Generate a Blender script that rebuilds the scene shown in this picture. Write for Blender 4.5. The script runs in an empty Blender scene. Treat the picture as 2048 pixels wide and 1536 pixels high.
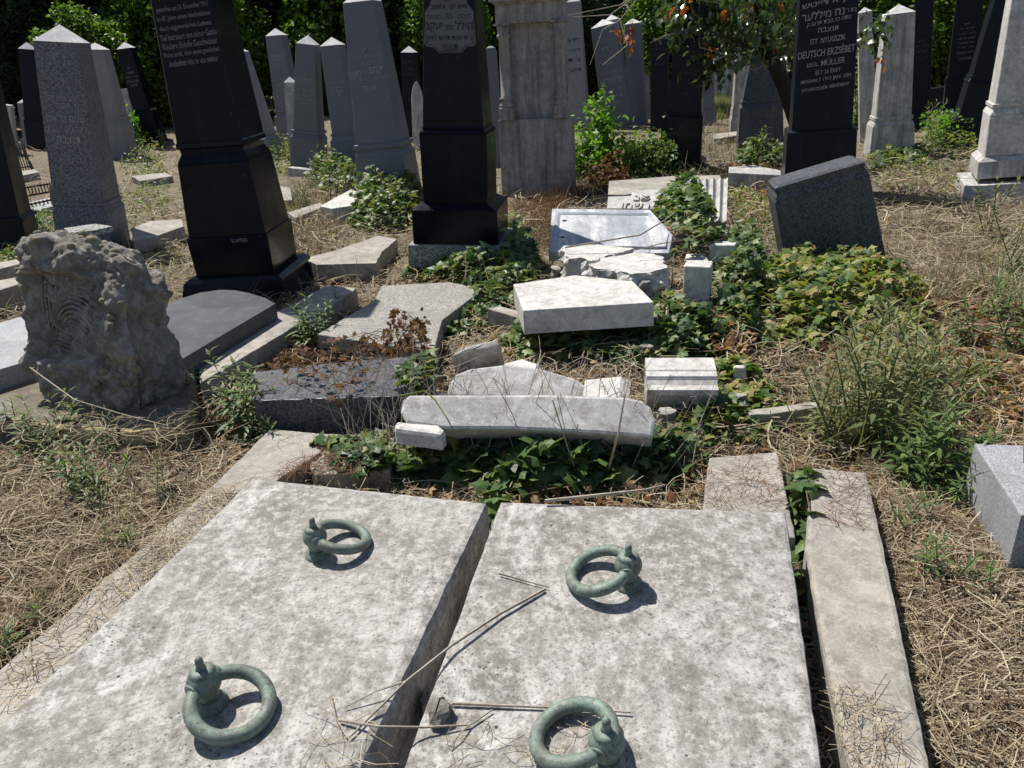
import bpy, bmesh, math, random
import numpy as np
from mathutils import Vector, Matrix, noise
random.seed(7); RNG = np.random.default_rng(7)
R = math.radians
SC = bpy.context.scene
COL = SC.collection

# ------------------------------------------------------------------ camera, sky, sun, exposure
CAM = np.array([0.0, 0.0, 1.60]); FPX = 1539.0; PITCH = R(23.5); ROLL = R(3.0)
F_ = np.array([0, math.cos(PITCH), -math.sin(PITCH)]); U0 = np.array([0, math.sin(PITCH), math.cos(PITCH)]); R0 = np.array([1.0, 0, 0])
RT = math.cos(ROLL)*R0 - math.sin(ROLL)*U0
UP = math.cos(ROLL)*U0 + math.sin(ROLL)*R0
cd = bpy.data.cameras.new('camera'); cam = bpy.data.objects.new('camera', cd); COL.objects.link(cam)
cd.sensor_width = 36; cd.lens = 36*FPX/2048; cd.clip_start = 0.05; cd.clip_end = 600
cam.matrix_world = Matrix(((RT[0], UP[0], -F_[0], CAM[0]), (RT[1], UP[1], -F_[1], CAM[1]), (RT[2], UP[2], -F_[2], CAM[2]), (0, 0, 0, 1)))
SC.camera = cam
SUN_EL, SUN_AZ = R(57), R(-41)      # azimuth measured from +Y towards +X
sdir = Vector((math.cos(SUN_EL)*math.sin(SUN_AZ), math.cos(SUN_EL)*math.cos(SUN_AZ), math.sin(SUN_EL)))
W = bpy.data.worlds.new('World'); SC.world = W; W.use_nodes = True
nt = W.node_tree; bg = nt.nodes['Background']
sk = nt.nodes.new('ShaderNodeTexSky'); sk.sky_type = 'NISHITA'; sk.sun_disc = False
sk.sun_elevation = SUN_EL; sk.sun_rotation = SUN_AZ
nt.links.new(sk.outputs[0], bg.inputs[0]); bg.inputs[1].default_value = 0.078
sl = bpy.data.lights.new('sun', 'SUN'); sl.energy = 5.0; sl.angle = R(0.53); sl.color = (1, 0.95, 0.87)
so = bpy.data.objects.new('sun', sl); COL.objects.link(so); so.location = (0, 0, 30)
so.rotation_euler = sdir.to_track_quat('Z', 'Y').to_euler()
SC.view_settings.view_transform = 'Standard'; SC.view_settings.look = 'None'
SC.view_settings.exposure = 0.36; SC.view_settings.gamma = 1; SC.view_settings.use_curve_mapping = False
SC.cycles.max_bounces = 6; SC.cycles.diffuse_bounces = 3; SC.cycles.glossy_bounces = 3; SC.cycles.transmission_bounces = 3
SC.cycles.transparent_max_bounces = 4

# ------------------------------------------------------------------ surveying helpers (photograph is 2048 x 1536)
def ray(px, py): return F_ + (px-1024)/FPX*RT - (py-768)/FPX*UP
def at(px, py, z=0.0):
    d = ray(px, py); return CAM + d*((z-CAM[2])/d[2])
def atp(px, py, P, n):
    d = ray(px, py); return CAM + d*(np.dot(P-CAM, n)/np.dot(d, n))
def proj(P):
    v = np.asarray(P)-CAM; k = FPX/np.dot(v, F_); return np.array([1024+np.dot(v, RT)*k, 768-np.dot(v, UP)*k])

MOUNDS = []
def mound(px, py, r, h, ry=None):
    p = at(px, py, 0.1); MOUNDS.append((p[0], p[1], r, ry or r, h))
mound(1170, 690, .62, .16, .7); mound(1240, 560, .8, .15, .7); mound(1400, 640, .5, .12, .9)
mound(1080, 870, .55, .07, .22); mound(1620, 600, .7, .14); mound(1300, 420, .8, .12); mound(780, 380, .7, .14)
mound(900, 560, .6, .06); mound(1850, 380, 1.5, .12); mound(1280, 310, 1.2, .15)
def gz(x, y):
    x = np.asarray(x, float); y = np.asarray(y, float)
    z = 0.012*np.sin(x*3.1+1)*np.sin(y*2.7) + 0.008*np.sin(x*7.3+y*5.1) + 0.02*np.sin(x*.9+2)*np.sin(y*.8+1)
    for cx, cy, rx, ry, h in MOUNDS: z = z + h*np.exp(-((x-cx)/rx)**2-((y-cy)/ry)**2)
    return z
def atg(px, py, dz=0.0):
    z = 0.0
    for _ in range(6):
        p = at(px, py, z+dz); z = float(gz(p[0], p[1]))
    return at(px, py, z+dz)

# ------------------------------------------------------------------ materials
class NT:
    def __init__(s, name):
        s.m = bpy.data.materials.new(name); s.m.use_nodes = True; s.t = s.m.node_tree
        s.b = s.t.nodes['Principled BSDF']; s.o = s.t.nodes['Material Output']
        tc = s.t.nodes.new('ShaderNodeTexCoord'); s.co = tc.outputs['Object']
    def n(s, typ, **kw):
        n = s.t.nodes.new(typ)
        for k, v in kw.items(): setattr(n, k, v)
        return n
    def L(s, a, b): s.t.links.new(a, b)
    def world(s): s.co = s.n('ShaderNodeNewGeometry').outputs['Position']
    def mapped(s, scale):
        mp = s.n('ShaderNodeMapping'); s.L(s.co, mp.inputs[0]); mp.inputs['Scale'].default_value = scale; return mp.outputs[0]
    def noise(s, sc, det=4, rough=.6, co=None, dist=0):
        n = s.n('ShaderNodeTexNoise'); n.inputs['Scale'].default_value = sc; n.inputs['Detail'].default_value = det
        n.inputs['Roughness'].default_value = rough; n.inputs['Distortion'].default_value = dist; s.L(co or s.co, n.inputs['Vector']); return n.outputs[0]
    def voro(s, sc, co=None, out='Distance', rnd=1):
        n = s.n('ShaderNodeTexVoronoi'); n.inputs['Scale'].default_value = sc; n.inputs['Randomness'].default_value = rnd; s.L(co or s.co, n.inputs['Vector']); return n.outputs[out]
    def ramp(s, fac, stops):
        r = s.n('ShaderNodeValToRGB'); e = r.color_ramp.elements
        while len(e) < len(stops): e.new(.5)
        for el, (p, c) in zip(e, stops):
            el.position = p; el.color = (c, c, c, 1) if isinstance(c, (int, float)) else (*c, 1)
        s.L(fac, r.inputs[0]); return r.outputs[0]
    def mix(s, fac, a, b, mode='MIX'):
        m = s.n('ShaderNodeMix', data_type='RGBA', blend_type=mode)
        for i, v in ((0, fac), (6, a), (7, b)):
            if isinstance(v, bpy.types.NodeSocket): s.L(v, m.inputs[i])
            elif isinstance(v, (int, float)): m.inputs[i].default_value = v if i == 0 else (v, v, v, 1)
            else: m.inputs[i].default_value = (*v, 1)
        return m.outputs[2]
    def col(s, c):
        if isinstance(c, bpy.types.NodeSocket): s.L(c, s.b.inputs['Base Color'])
        else: s.b.inputs['Base Color'].default_value = (*c, 1)
    def rough(s, v):
        if isinstance(v, bpy.types.NodeSocket): s.L(v, s.b.inputs['Roughness'])
        else: s.b.inputs['Roughness'].default_value = v
    def bump(s, h, strength=.3, dist=.01):
        b = s.n('ShaderNodeBump'); b.inputs['Strength'].default_value = strength; b.inputs['Distance'].default_value = dist
        s.L(h, b.inputs['Height']); s.L(b.outputs[0], s.b.inputs['Normal'])
    def island(s): return s.n('ShaderNodeNewGeometry').outputs['Random Per Island']
    def objrnd(s): return s.n('ShaderNodeObjectInfo').outputs['Random']

def m_weathered(name, light, dark, brown, speck=True, scale=1.0, streak=False, bump=.35):
    t = NT(name)
    big = t.noise(1.7*scale, 5, .6, dist=.8); mid = t.noise(7*scale, 6, .72, dist=.4); fine = t.noise(75*scale, 5, .8)
    c = t.mix(t.ramp(big, [(.38, 0), (.60, 1)]), light, dark)
    c = t.mix(t.ramp(mid, [(.46, 0), (.64, .8)]), c, brown)
    c = t.mix(t.ramp(t.noise(11*scale, 6, .78), [(.50, 0), (.66, .75)]), c, tuple(min(1, 1.22*x) for x in light))
    c = t.mix(t.ramp(fine, [(.36, .5), (.47, 0)]), c, tuple(.5*x for x in dark))
    c = t.mix(t.ramp(t.noise(48*scale, 5, .8), [(.52, 0), (.62, .4)]), c, tuple(min(1, 1.25*x) for x in light))
    if streak:
        sc = t.mapped((9, 9, .7)); c = t.mix(t.ramp(t.noise(1.6, 4, .65, co=sc), [(.42, 0), (.68, .75)]), c, tuple(.42*x for x in dark))
    if speck:
        v = t.voro(75*scale); k = t.mix(t.ramp(t.noise(2.6*scale, 3), [(.46, 0), (.62, 1)]), 0, t.ramp(v, [(.14, 1), (.2, 0)]))
        c = t.mix(k, c, (.03, .03, .028))
    c = t.mix(t.ramp(t.noise(4*scale, 4, .6, dist=1.2), [(.62, 0), (.76, .3)]), c, (.33, .22, .11))
    t.col(c); t.rough(.85); t.bump(t.mix(.6, fine, mid), bump, .006); return t.m
def m_granite(name, base, spread, rough=.35, scale=1.0, dirt=.25):
    t = NT(name)
    v = t.voro(230*scale, out='Color'); g = t.n('ShaderNodeSeparateColor'); t.L(v, g.inputs[0])
    c = t.mix(t.ramp(g.outputs[0], [(.15, 0), (.5, .45), (.92, 1)]), tuple(x*(1-spread) for x in base), tuple(min(1, x*(1+1.6*spread)) for x in base))
    c = t.mix(t.ramp(t.noise(3, 5, .65), [(.4, 0), (.75, dirt)]), c, tuple(.5*x+.02 for x in base))
    sc = t.mapped((7, 7, .6)); c = t.mix(t.ramp(t.noise(1.5, 4, .6, co=sc), [(.5, 0), (.72, dirt)]), c, (.16, .16, .15))
    t.col(c); t.rough(t.ramp(t.noise(4, 4), [(.3, rough), (.8, min(1, rough+.25))])); t.bump(t.noise(260*scale, 2), .08, .002); return t.m
def m_plain(name, a, b, sc=8, rough=.8, bump=.2, metal=0):
    t = NT(name); t.col(t.mix(t.ramp(t.noise(sc, 6, .7), [(.35, 0), (.68, 1)]), a, b)); t.rough(rough); t.b.inputs['Metallic'].default_value = metal
    t.bump(t.noise(sc*8, 4, .7), bump, .006); return t.m
def m_leaf(name, cols, transl=.35, rough=.5, spec=.5, use_obj=False):
    t = NT(name); r = t.objrnd() if use_obj else t.island()
    n = len(cols); c = t.ramp(r, [(i/max(1, n-1), cc) for i, cc in enumerate(cols)])
    c = t.mix(t.ramp(t.noise(30, 3), [(.35, 0), (.75, .35)]), c, tuple(x*.55 for x in cols[0]))
    t.col(c); t.rough(rough); t.b.inputs['Specular IOR Level'].default_value = spec
    tr = t.n('ShaderNodeBsdfTranslucent'); t.L(t.mix(1.0, c, (1.5, 1.6, .7), 'MULTIPLY'), tr.inputs[0])
    mx = t.n('ShaderNodeMixShader'); mx.inputs[0].default_value = transl
    t.L(t.b.outputs[0], mx.inputs[1]); t.L(tr.outputs[0], mx.inputs[2]); t.L(mx.outputs[0], t.o.inputs[0]); return t.m

M = {}
t = NT('weathered_marble_slab'); big = t.noise(1.5, 5, .6, dist=1.0); mid = t.noise(5.5, 6, .7, dist=.5); fine = t.noise(95, 5, .8); gr = t.noise(26, 6, .8)
c = t.mix(t.ramp(big, [(.38, 0), (.60, 1)]), (.405, .39, .37), (.215, .20, .182))
c = t.mix(t.ramp(mid, [(.42, 0), (.62, .8)]), c, (.19, .175, .155))
st = t.mapped((5.5, 1.1, 1)); c = t.mix(t.ramp(t.noise(1.5, 5, .6, co=st, dist=.6), [(.48, 0), (.62, .45)]), c, (.20, .19, .17))
st2 = t.mapped((7, 1.0, 1)); c = t.mix(t.ramp(t.noise(1.9, 6, .68, co=st2, dist=.5), [(.55, 0), (.68, .5)]), c, (.58, .57, .55))
c = t.mix(t.ramp(t.noise(2.6, 6, .75, dist=1.1), [(.53, 0), (.66, .9)]), c, (.60, .595, .58))
c = t.mix(t.ramp(gr, [(.50, 0), (.60, .65)]), c, (.52, .505, .48)); c = t.mix(t.ramp(gr, [(.37, .85), (.46, 0)]), c, (.14, .13, .115))
c = t.mix(t.ramp(fine, [(.38, .75), (.47, 0)]), c, (.11, .10, .09))
v = t.voro(62); k = t.mix(t.ramp(t.noise(2.3, 3), [(.50, 0), (.64, 1)]), 0, t.ramp(v, [(.15, 1), (.21, 0)])); c = t.mix(k, c, (.03, .03, .028))
v = t.voro(30); k = t.mix(t.ramp(t.noise(9, 2), [(.60, 0), (.66, 1)]), 0, t.ramp(v, [(.10, 1), (.16, 0)])); c = t.mix(k, c, (.035, .035, .03))
c = t.mix(t.ramp(t.noise(3.1, 4, .6, dist=1.2), [(.64, 0), (.78, .4)]), c, (.32, .21, .10)); t.col(c); t.rough(.88); t.bump(t.mix(.5, fine, gr), .45, .006); M['slab'] = t.m
M['marble'] = m_weathered('fallen_white_marble', (.58, .57, .545), (.42, .41, .39), (.28, .26, .23), speck=False, scale=2.2, bump=.3)
t = NT('blue_grey_marble'); sc = t.mapped((2.4, .35, 1)); c = t.mix(t.ramp(t.noise(2.6, 5, .65, co=sc, dist=.4), [(.40, 0), (.50, .3), (.60, 1)]), (.27, .30, .345), (.60, .61, .62))
c = t.mix(t.ramp(t.noise(9, 6, .7), [(.42, 0), (.7, .7)]), c, (.20, .22, .25)); c = t.mix(t.ramp(t.noise(60, 4, .7), [(.35, .5), (.5, 0)]), c, (.14, .15, .16)); t.col(c); t.rough(.6); t.bump(t.noise(40, 4), .1, .004); M['bluemarble'] = t.m
M['kerb'] = m_weathered('worn_concrete_kerb', (.37, .345, .305), (.22, .205, .18), (.17, .15, .13), scale=1.8)
M['concrete'] = m_weathered('old_concrete', (.38, .355, .31), (.22, .205, .18), (.17, .15, .12), scale=2.0)
M['limestone'] = m_weathered('streaked_limestone', (.40, .375, .35), (.25, .235, .22), (.20, .185, .17), speck=False, scale=1.4, streak=True)
M['whitestone'] = m_weathered('white_weathered_stone', (.55, .54, .52), (.33, .325, .32), (.30, .28, .25), speck=False, scale=1.2, streak=True, bump=.25)
M['palecap'] = m_weathered('sunlit_lichened_cap', (.62, .62, .61), (.42, .42, .42), (.40, .40, .38), speck=False, scale=2, bump=.2)  # cap colour lightened to carry the sun's glare, along with pale lichen and dust
M['greygran'] = m_granite('speckled_grey_granite', (.12, .125, .145), .62, .5, .62)
M['bluegran'] = m_granite('plain_grey_granite', (.13, .142, .165), .22, .5, 1.2)
M['palegran'] = m_granite('pale_grey_granite', (.22, .225, .23), .3, .7, 1.0)
M['darkgran'] = m_granite('dark_speckled_granite', (.045, .052, .064), .7, .4, .6)
M['coverg'] = m_granite('rough_granite_cover', (.26, .25, .225), .42, .85, .8, .6)
M['footgran'] = m_granite('foundation_granite', (.21, .21, .2), .6, .75, .5)
M['lightgran'] = m_granite('light_grey_granite', (.27, .28, .295), .3, .6, 1.3, .5)
def m_black(name, c, r):
    t = NT(name); k = t.mix(t.ramp(t.noise(2.5, 5, .7), [(.45, 0), (.8, .5)]), c, tuple(1.6*x+.002 for x in c))
    sc = t.mapped((6, 6, .5)); k = t.mix(t.ramp(t.noise(1.7, 5, .65, co=sc), [(.52, 0), (.74, .5)]), k, tuple(2.0*x+.004 for x in c))
    v = t.voro(26); k = t.mix(t.mix(t.ramp(t.noise(4, 2), [(.55, 0), (.62, 1)]), 0, t.ramp(v, [(.05, .8), (.09, 0)])), k, (.30, .30, .29))
    t.col(k); t.rough(t.ramp(t.noise(3, 6, .75), [(.35, r), (.72, r+.28)])); t.b.inputs['Specular IOR Level'].default_value = .15; return t.m
M['black'] = m_black('polished_black_granite', (.004, .0062, .0115), .08)
M['blackmatt'] = m_black('honed_black_granite', (.009, .0125, .0185), .3)
M['blackcover'] = m_black('dusty_black_cover', (.075, .08, .088), .36)
M['letter'] = m_plain('faded_lettering', (.20, .20, .23), (.11, .11, .13), 30, .7)
M['letterpale'] = m_plain('pale_lettering', (.36, .36, .37), (.24, .24, .26), 30, .7)
M['plaque'] = m_plain('matt_grey_plaque', (.12, .13, .135), (.085, .09, .095), 6, .6)
M['letterblack'] = m_plain('black_lettering', (.006, .006, .008), (.01, .01, .01), 10, .4)
M['letterdim'] = m_plain('dim_lettering', (.05, .045, .042), (.03, .03, .03), 10, .7)
t = NT('green_bronze'); t.world(); c = t.mix(t.ramp(t.noise(24, 6, .75), [(.38, 0), (.62, 1)]), (.13, .145, .12), (.20, .275, .235)); c = t.mix(t.ramp(t.noise(70, 5, .8), [(.36, .85), (.47, 0)]), c, (.065, .062, .05))
c = t.mix(t.ramp(t.noise(11, 4, .7), [(.56, 0), (.68, .7)]), c, (.12, .105, .075)); c = t.mix(t.ramp(t.noise(150, 3, .7), [(.60, 0), (.7, .5)]), c, (.30, .36, .32))
t.col(c); t.rough(t.ramp(t.noise(40, 4), [(.3, .5), (.7, .8)])); t.b.inputs['Metallic'].default_value = .2; t.bump(t.noise(150, 5, .8), .35, .003); M['bronze'] = t.m
t = NT('lichen_rock'); c = t.mix(t.ramp(t.noise(5, 6, .7), [(.38, 0), (.66, 1)]), (.30, .275, .24), (.12, .11, .092))
c = t.mix(t.ramp(t.noise(16, 6, .75), [(.46, 0), (.62, .85)]), c, (.47, .445, .405)); c = t.mix(t.ramp(t.noise(9, 4, .6, dist=1), [(.58, 0), (.68, .8)]), c, (.20, .185, .115))
c = t.mix(t.ramp(t.noise(4, 3), [(.71, 0), (.76, .7)]), c, (.35, .18, .04)); t.col(c); t.rough(.95); t.bump(t.noise(55, 7, .8), .9, .02); M['rock'] = t.m
M['moss'] = m_plain('grey_green_moss', (.25, .23, .16), (.15, .14, .085), 22, 1, .8)
M['ochre'] = m_plain('ochre_stone', (.42, .36, .18), (.25, .205, .11), 9, .9, .5)
M['earthbed'] = m_plain('earthy_mortar_bed', (.19, .16, .12), (.10, .08, .06), 14, .95, .8)
M['rust'] = m_plain('rusty_iron', (.075, .045, .035), (.035, .028, .026), 30, .8, .4)
M['bark'] = m_plain('dark_bark', (.035, .028, .022), (.015, .012, .01), 20, .95, .9)
M['twig'] = m_plain('pale_dry_twig', (.42, .36, .29), (.24, .20, .16), 40, .8, .3)
M['brownstem'] = m_plain('brown_stem', (.17, .11, .07), (.10, .07, .05), 40, .8, .3)
M['pebble'] = m_plain('rough_pebble', (.26, .24, .21), (.10, .09, .08), 30, .9, .8)
M['straw'] = m_leaf('dry_straw', [(.10, .072, .048), (.26, .205, .135), (.40, .33, .225), (.56, .49, .36)], .12, .75, .15)
M['deadleaf'] = m_leaf('dead_leaves', [(.13, .06, .03), (.22, .11, .05), (.36, .22, .11), (.45, .33, .2)], .25, .7, .2)
M['redleaf'] = m_leaf('rusty_leaves', [(.09, .045, .028), (.15, .075, .042), (.21, .12, .065), (.12, .07, .045)], .25, .7, .2)
M['orangeleaf'] = m_leaf('orange_dry_leaves', [(.26, .07, .02), (.38, .13, .035), (.22, .08, .03)], .4, .6, .3)
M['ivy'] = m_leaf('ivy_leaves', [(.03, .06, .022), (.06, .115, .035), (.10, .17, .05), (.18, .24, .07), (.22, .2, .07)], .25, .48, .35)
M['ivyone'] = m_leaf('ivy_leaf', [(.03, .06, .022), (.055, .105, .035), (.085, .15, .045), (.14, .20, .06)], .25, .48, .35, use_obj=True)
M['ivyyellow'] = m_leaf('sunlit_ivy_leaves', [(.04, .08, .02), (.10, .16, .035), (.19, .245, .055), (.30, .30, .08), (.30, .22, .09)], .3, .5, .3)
M['weed'] = m_leaf('green_weed', [(.07, .12, .045), (.125, .19, .06), (.20, .26, .085)], .35, .5, .4)
M['greyweed'] = m_leaf('grey_green_weed', [(.10, .14, .06), (.17, .20, .09), (.28, .27, .14), (.33, .28, .16)], .3, .6, .3)
M['bush'] = m_leaf('bright_bush_leaves', [(.06, .14, .02), (.11, .24, .03), (.18, .33, .045)], .45, .45, .4)
M['crown'] = m_leaf('dark_tree_leaves', [(.024, .046, .016), (.045, .08, .026), (.085, .135, .04)], .36, .5, .4)
M['lightcrown'] = m_leaf('light_tree_leaves', [(.05, .10, .015), (.09, .17, .025), (.14, .23, .04)], .4, .5, .4)
M['treeleaf'] = m_leaf('glossy_tree_leaves', [(.03, .055, .02), (.055, .095, .03), (.10, .15, .05)], .3, .3, .7)
M['seedhead'] = m_plain('fluffy_seed_head', (.45, .38, .28), (.3, .25, .18), 60, .9)
t = NT('dry_soil'); t.world()
c = t.mix(t.ramp(t.noise(1.3, 5, .6), [(.4, 0), (.65, 1)]), (.15, .118, .082), (.22, .18, .125)); c = t.mix(t.ramp(t.noise(30, 6, .8), [(.42, 0), (.6, .9)]), c, (.25, .205, .145))
c = t.mix(t.ramp(t.noise(75, 4, .7), [(.38, .8), (.52, 0)]), c, (.07, .055, .04)); c = t.mix(t.ramp(t.noise(.55, 4, .6), [(.52, 0), (.66, .55)]), c, (.12, .14, .05))
t.col(c); t.rough(.95); t.bump(t.noise(40, 6, .8), .8, .03); M['soil'] = t.m

# ------------------------------------------------------------------ mesh helpers
def tag(o, label=None, cat=None, group=None, kind=None):
    if label: o['label'] = label
    if cat: o['category'] = cat
    if group: o['group'] = group
    if kind: o['kind'] = kind
    return o
def link(name, me, mat, parent=None, smooth=False):
    if mat and not me.materials: me.materials.append(M[mat])
    if smooth: me.polygons.foreach_set('use_smooth', [True]*len(me.polygons))
    o = bpy.data.objects.new(name, me); COL.objects.link(o)
    if parent: o.parent = parent
    return o
def pymesh(name, V, F):
    me = bpy.data.meshes.new(name); me.from_pydata([tuple(map(float, v)) for v in V], [], F); me.update(); return me
def npmesh(name, V, F):          # V (n,3); F (m,k) all of one size
    V = np.ascontiguousarray(V, np.float32); F = np.ascontiguousarray(F, np.int32); m, k = F.shape
    me = bpy.data.meshes.new(name); me.vertices.add(len(V)); me.vertices.foreach_set('co', V.ravel())
    me.loops.add(m*k); me.loops.foreach_set('vertex_index', F.ravel())
    me.polygons.add(m); me.polygons.foreach_set('loop_start', np.arange(0, m*k, k, dtype=np.int32))
    me.update(calc_edges=True); return me
def empty(name, loc, label=None, cat=None, group=None, mat=None):
    o = bpy.data.objects.new(name, None); COL.objects.link(o); o.empty_display_size = .1
    if mat is not None: o.matrix_world = mat
    else: o.location = loc
    return tag(o, label, cat, group)
class MB:                        # collects several shapes for one mesh
    def __init__(s): s.V = []; s.F = []
    def add(s, V, F):
        k = len(s.V); s.V += [tuple(map(float, v)) for v in V]; s.F += [tuple(i+k for i in f) for f in F]; return s
    def rings(s, rings, cap0=True, cap1=True, closed=True):
        n = len(rings[0]); V = [p for r in rings for p in r]; F = []
        for i in range(len(rings)-1):
            for j in range(n if closed else n-1):
                F.append((i*n+j, i*n+(j+1) % n, (i+1)*n+(j+1) % n, (i+1)*n+j))
        if cap0: F.append(tuple(range(n-1, -1, -1)))
        if cap1: F.append(tuple((len(rings)-1)*n+j for j in range(n)))
        return s.add(V, F)
    def box(s, c, sz, rot=None):
        c = np.array(c, float); h = np.array(sz, float)/2; V = [np.array((x, y, z))*h for z in (-1, 1) for y in (-1, 1) for x in (-1, 1)]
        if rot is not None: V = [rot@v for v in V]
        return s.add([v+c for v in V], [(0, 2, 3, 1), (4, 5, 7, 6), (0, 1, 5, 4), (2, 6, 7, 3), (0, 4, 6, 2), (1, 3, 7, 5)])
    def tube(s, pts, rad, n=6, taper=None):
        pts = [np.array(p, float) for p in pts]; rings = []
        for i, p in enumerate(pts):
            d = pts[min(i+1, len(pts)-1)]-pts[max(i-1, 0)]; d /= np.linalg.norm(d)+1e-9
            a = np.cross(d, (0, 0, 1.0)) if abs(d[2]) < .95 else np.cross(d, (1.0, 0, 0)); a /= np.linalg.norm(a); b = np.cross(d, a)
            r = rad if taper is None else rad+(taper-rad)*i/max(1, len(pts)-1)
            rings.append([p+r*(math.cos(q)*a+math.sin(q)*b) for q in np.arange(n)*2*math.pi/n])
        return s.rings(rings)
    def lathe(s, prof, n=24, c=(0, 0, 0)):
        c = np.array(c, float)
        return s.rings([[c+np.array((r*math.cos(q), r*math.sin(q), z)) for q in np.arange(n)*2*math.pi/n] for z, r in prof])
    def build(s, name, mat, parent=None, smooth=False): return link(name, pymesh(name, s.V, s.F), mat, parent, smooth)
def rect(w, d, h, c, cy=0.0):
    x, y = w/2, d/2; c = min(c, x*.6, y*.6)
    return [np.array(p) for p in ((-x+c, cy-y, h), (x-c, cy-y, h), (x, cy-y+c, h), (x, cy+y-c, h), (x-c, cy+y, h), (-x+c, cy+y, h), (-x, cy+y-c, h), (-x, cy-y+c, h))]

# text: one FONT object evaluated once per line
_tc = bpy.data.curves.new('lettering_source', 'FONT'); _tc.align_x = 'CENTER'; _tc.extrude = .04; _tc.resolution_u = 2; _tc.offset = .006
_to = bpy.data.objects.new('lettering_source', _tc); COL.objects.link(_to)
_tcache = {}
def letters(s):
    if s not in _tcache:
        _tc.body = s[::-1] if any('\u0590' <= ch <= '\u05ff' for ch in s) else s
        dg = bpy.context.evaluated_depsgraph_get(); dg.update()
        me = bpy.data.meshes.new_from_object(_to.evaluated_get(dg))
        V = np.array([v.co[:] for v in me.vertices]); F = [tuple(p.vertices) for p in me.polygons]; bpy.data.meshes.remove(me)
        lo, hi = V.min(0), V.max(0); V = (V-(lo+hi)/2)/np.maximum(hi-lo, 1e-6); _tcache[s] = (V, F)
    return _tcache[s]

# ------------------------------------------------------------------ standing stones
class Stone: pass
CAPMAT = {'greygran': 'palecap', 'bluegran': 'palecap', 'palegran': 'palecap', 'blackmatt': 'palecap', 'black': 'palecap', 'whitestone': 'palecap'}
FOOT = []
def stone(kind, label, cat, mat, base, top, parts, side=.3, dr=.9, group=None, z0=None, cham=.006, sink=.15, texts=None, tmat='letter', partmats=None, partdr=None):
    P0 = atg(*base) if z0 is None else at(*base, z0); v = math.atan2(P0[0], P0[1]); a = v+math.atan(side/dr)
    D = np.array((math.sin(a), math.cos(a), 0)); X = np.array((math.cos(a), -math.sin(a), 0))
    P1 = atp(*top, P0, D); A = (P1-P0)/np.linalg.norm(P1-P0)
    x = X-np.dot(X, A)*A; x /= np.linalg.norm(x); y = np.cross(A, x)
    def row(py):
        px = base[0]+(top[0]-base[0])*(py-base[1])/(top[1]-base[1]); Q = atp(px, py, P0, D)
        return float(np.dot(Q-P0, A)), float(np.linalg.norm(proj(Q+X*.02)-proj(Q))/.02)
    S = Stone(); S.row = row; S.pdr = partdr or {}
    prof = [(nm, [(row(py)[0], w/row(py)[1]) for py, w in rows]) for nm, rows in parts]
    D0 = max(w for _, rr in prof for _, w in rr)*dr; S.D0 = D0; S.dr = dr
    root = empty(kind, None, label, cat, group, Matrix(((x[0], y[0], A[0], P0[0]), (x[1], y[1], A[1], P0[1]), (x[2], y[2], A[2], P0[2]), (0, 0, 0, 1))))
    S.root = root; S.obj = {}; S.prof = dict(prof)
    zmin = min(h for _, rr in prof for h, _ in rr)
    for nm, rr in prof:
        rr = sorted(rr, key=lambda q: q[0]) if rr[0][0] > rr[-1][0] else list(rr)
        if rr[0][0] <= zmin+1e-6: rr = [(rr[0][0]-sink, rr[0][1])]+rr
        b = min(.004, cham); kd = (partdr or {}).get(nm, dr)
        rings = []
        for i, (h, w) in enumerate(rr):
            w = max(w, .004)
            if i == len(rr)-1 and w > .05 and rr[i][0]-rr[i-1][0] > 3*b:
                rings.append(rect(w, w*kd, h-b, cham, D0/2)); rings.append(rect(w-2*b, w*kd-2*b, h, cham*.7, D0/2))
            else: rings.append(rect(w, w*kd, h, min(cham, w*.2), D0/2))
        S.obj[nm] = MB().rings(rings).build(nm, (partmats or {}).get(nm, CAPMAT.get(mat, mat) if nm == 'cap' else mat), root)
    if texts: S.text = inscribe(S, texts, tmat)
    w0 = max(prof[-1][1], key=lambda q: q[1])[1] if prof else .3
    FOOT.append(np.array([(P0+X*sx*w0/2+D*dy)[:2] for sx, dy in ((-1, 0), (1, 0), (1, w0*dr), (-1, w0*dr))]))
    return S
def face_at(S, part, h):
    rr = sorted(S.prof[part]); i = 0
    while i < len(rr)-2 and h > rr[i+1][0]: i += 1
    (h0, w0), (h1, w1) = rr[i], rr[i+1]; k = (w1-w0)/(h1-h0); w = w0+k*(h-h0)
    kd = S.pdr.get(part, S.dr); return S.D0/2-w*kd/2, -k*kd/2        # local y of the front, slope dy/dh
def inscribe(S, texts, tmat, name='lettering', depth=.003):
    byp = {}
    for t_ in texts:
        part, s, py, w, hh = t_[:5]; ox = t_[5] if len(t_) > 5 else 0; sl_ = t_[6] if len(t_) > 6 else 0
        h, ppm = S.row(py); fy, k = face_at(S, part, h); V, F = letters(s)
        W_, H_ = w/ppm, hh/ppm; out = []
        for vx, vy, vz in V:
            lx = vx*W_; ly = vy*H_+lx*sl_; out.append((ox/ppm+lx, fy+k*ly-.0006-depth*(vz+.5), h+ly))
        MB().add(out, F).build(name, tmat, S.obj[part])

def ob(base, top, w0, w1, mY, bw, by=None, cap=14):
    """obelisk rows: shaft top (top[1]) width w1, shaft bottom y=mY width w0, base width bw down to base[1]"""
    m = max(3, (base[1]-top[1])*.04)
    return [('cap', [(top[1], w1), (top[1]-cap, 0)]), ('shaft', [(mY, w0), (top[1], w1)]),
            ('moulding', [(mY+1.6*m, bw), (mY+1.1*m, w0*1.02), (mY+.7*m, w0*1.0), (mY+.5*m, bw*.97), (mY, bw*.96), (mY, w0)]),
            ('base', [(base[1], bw*1.02), (mY+1.6*m, bw)])]

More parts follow.
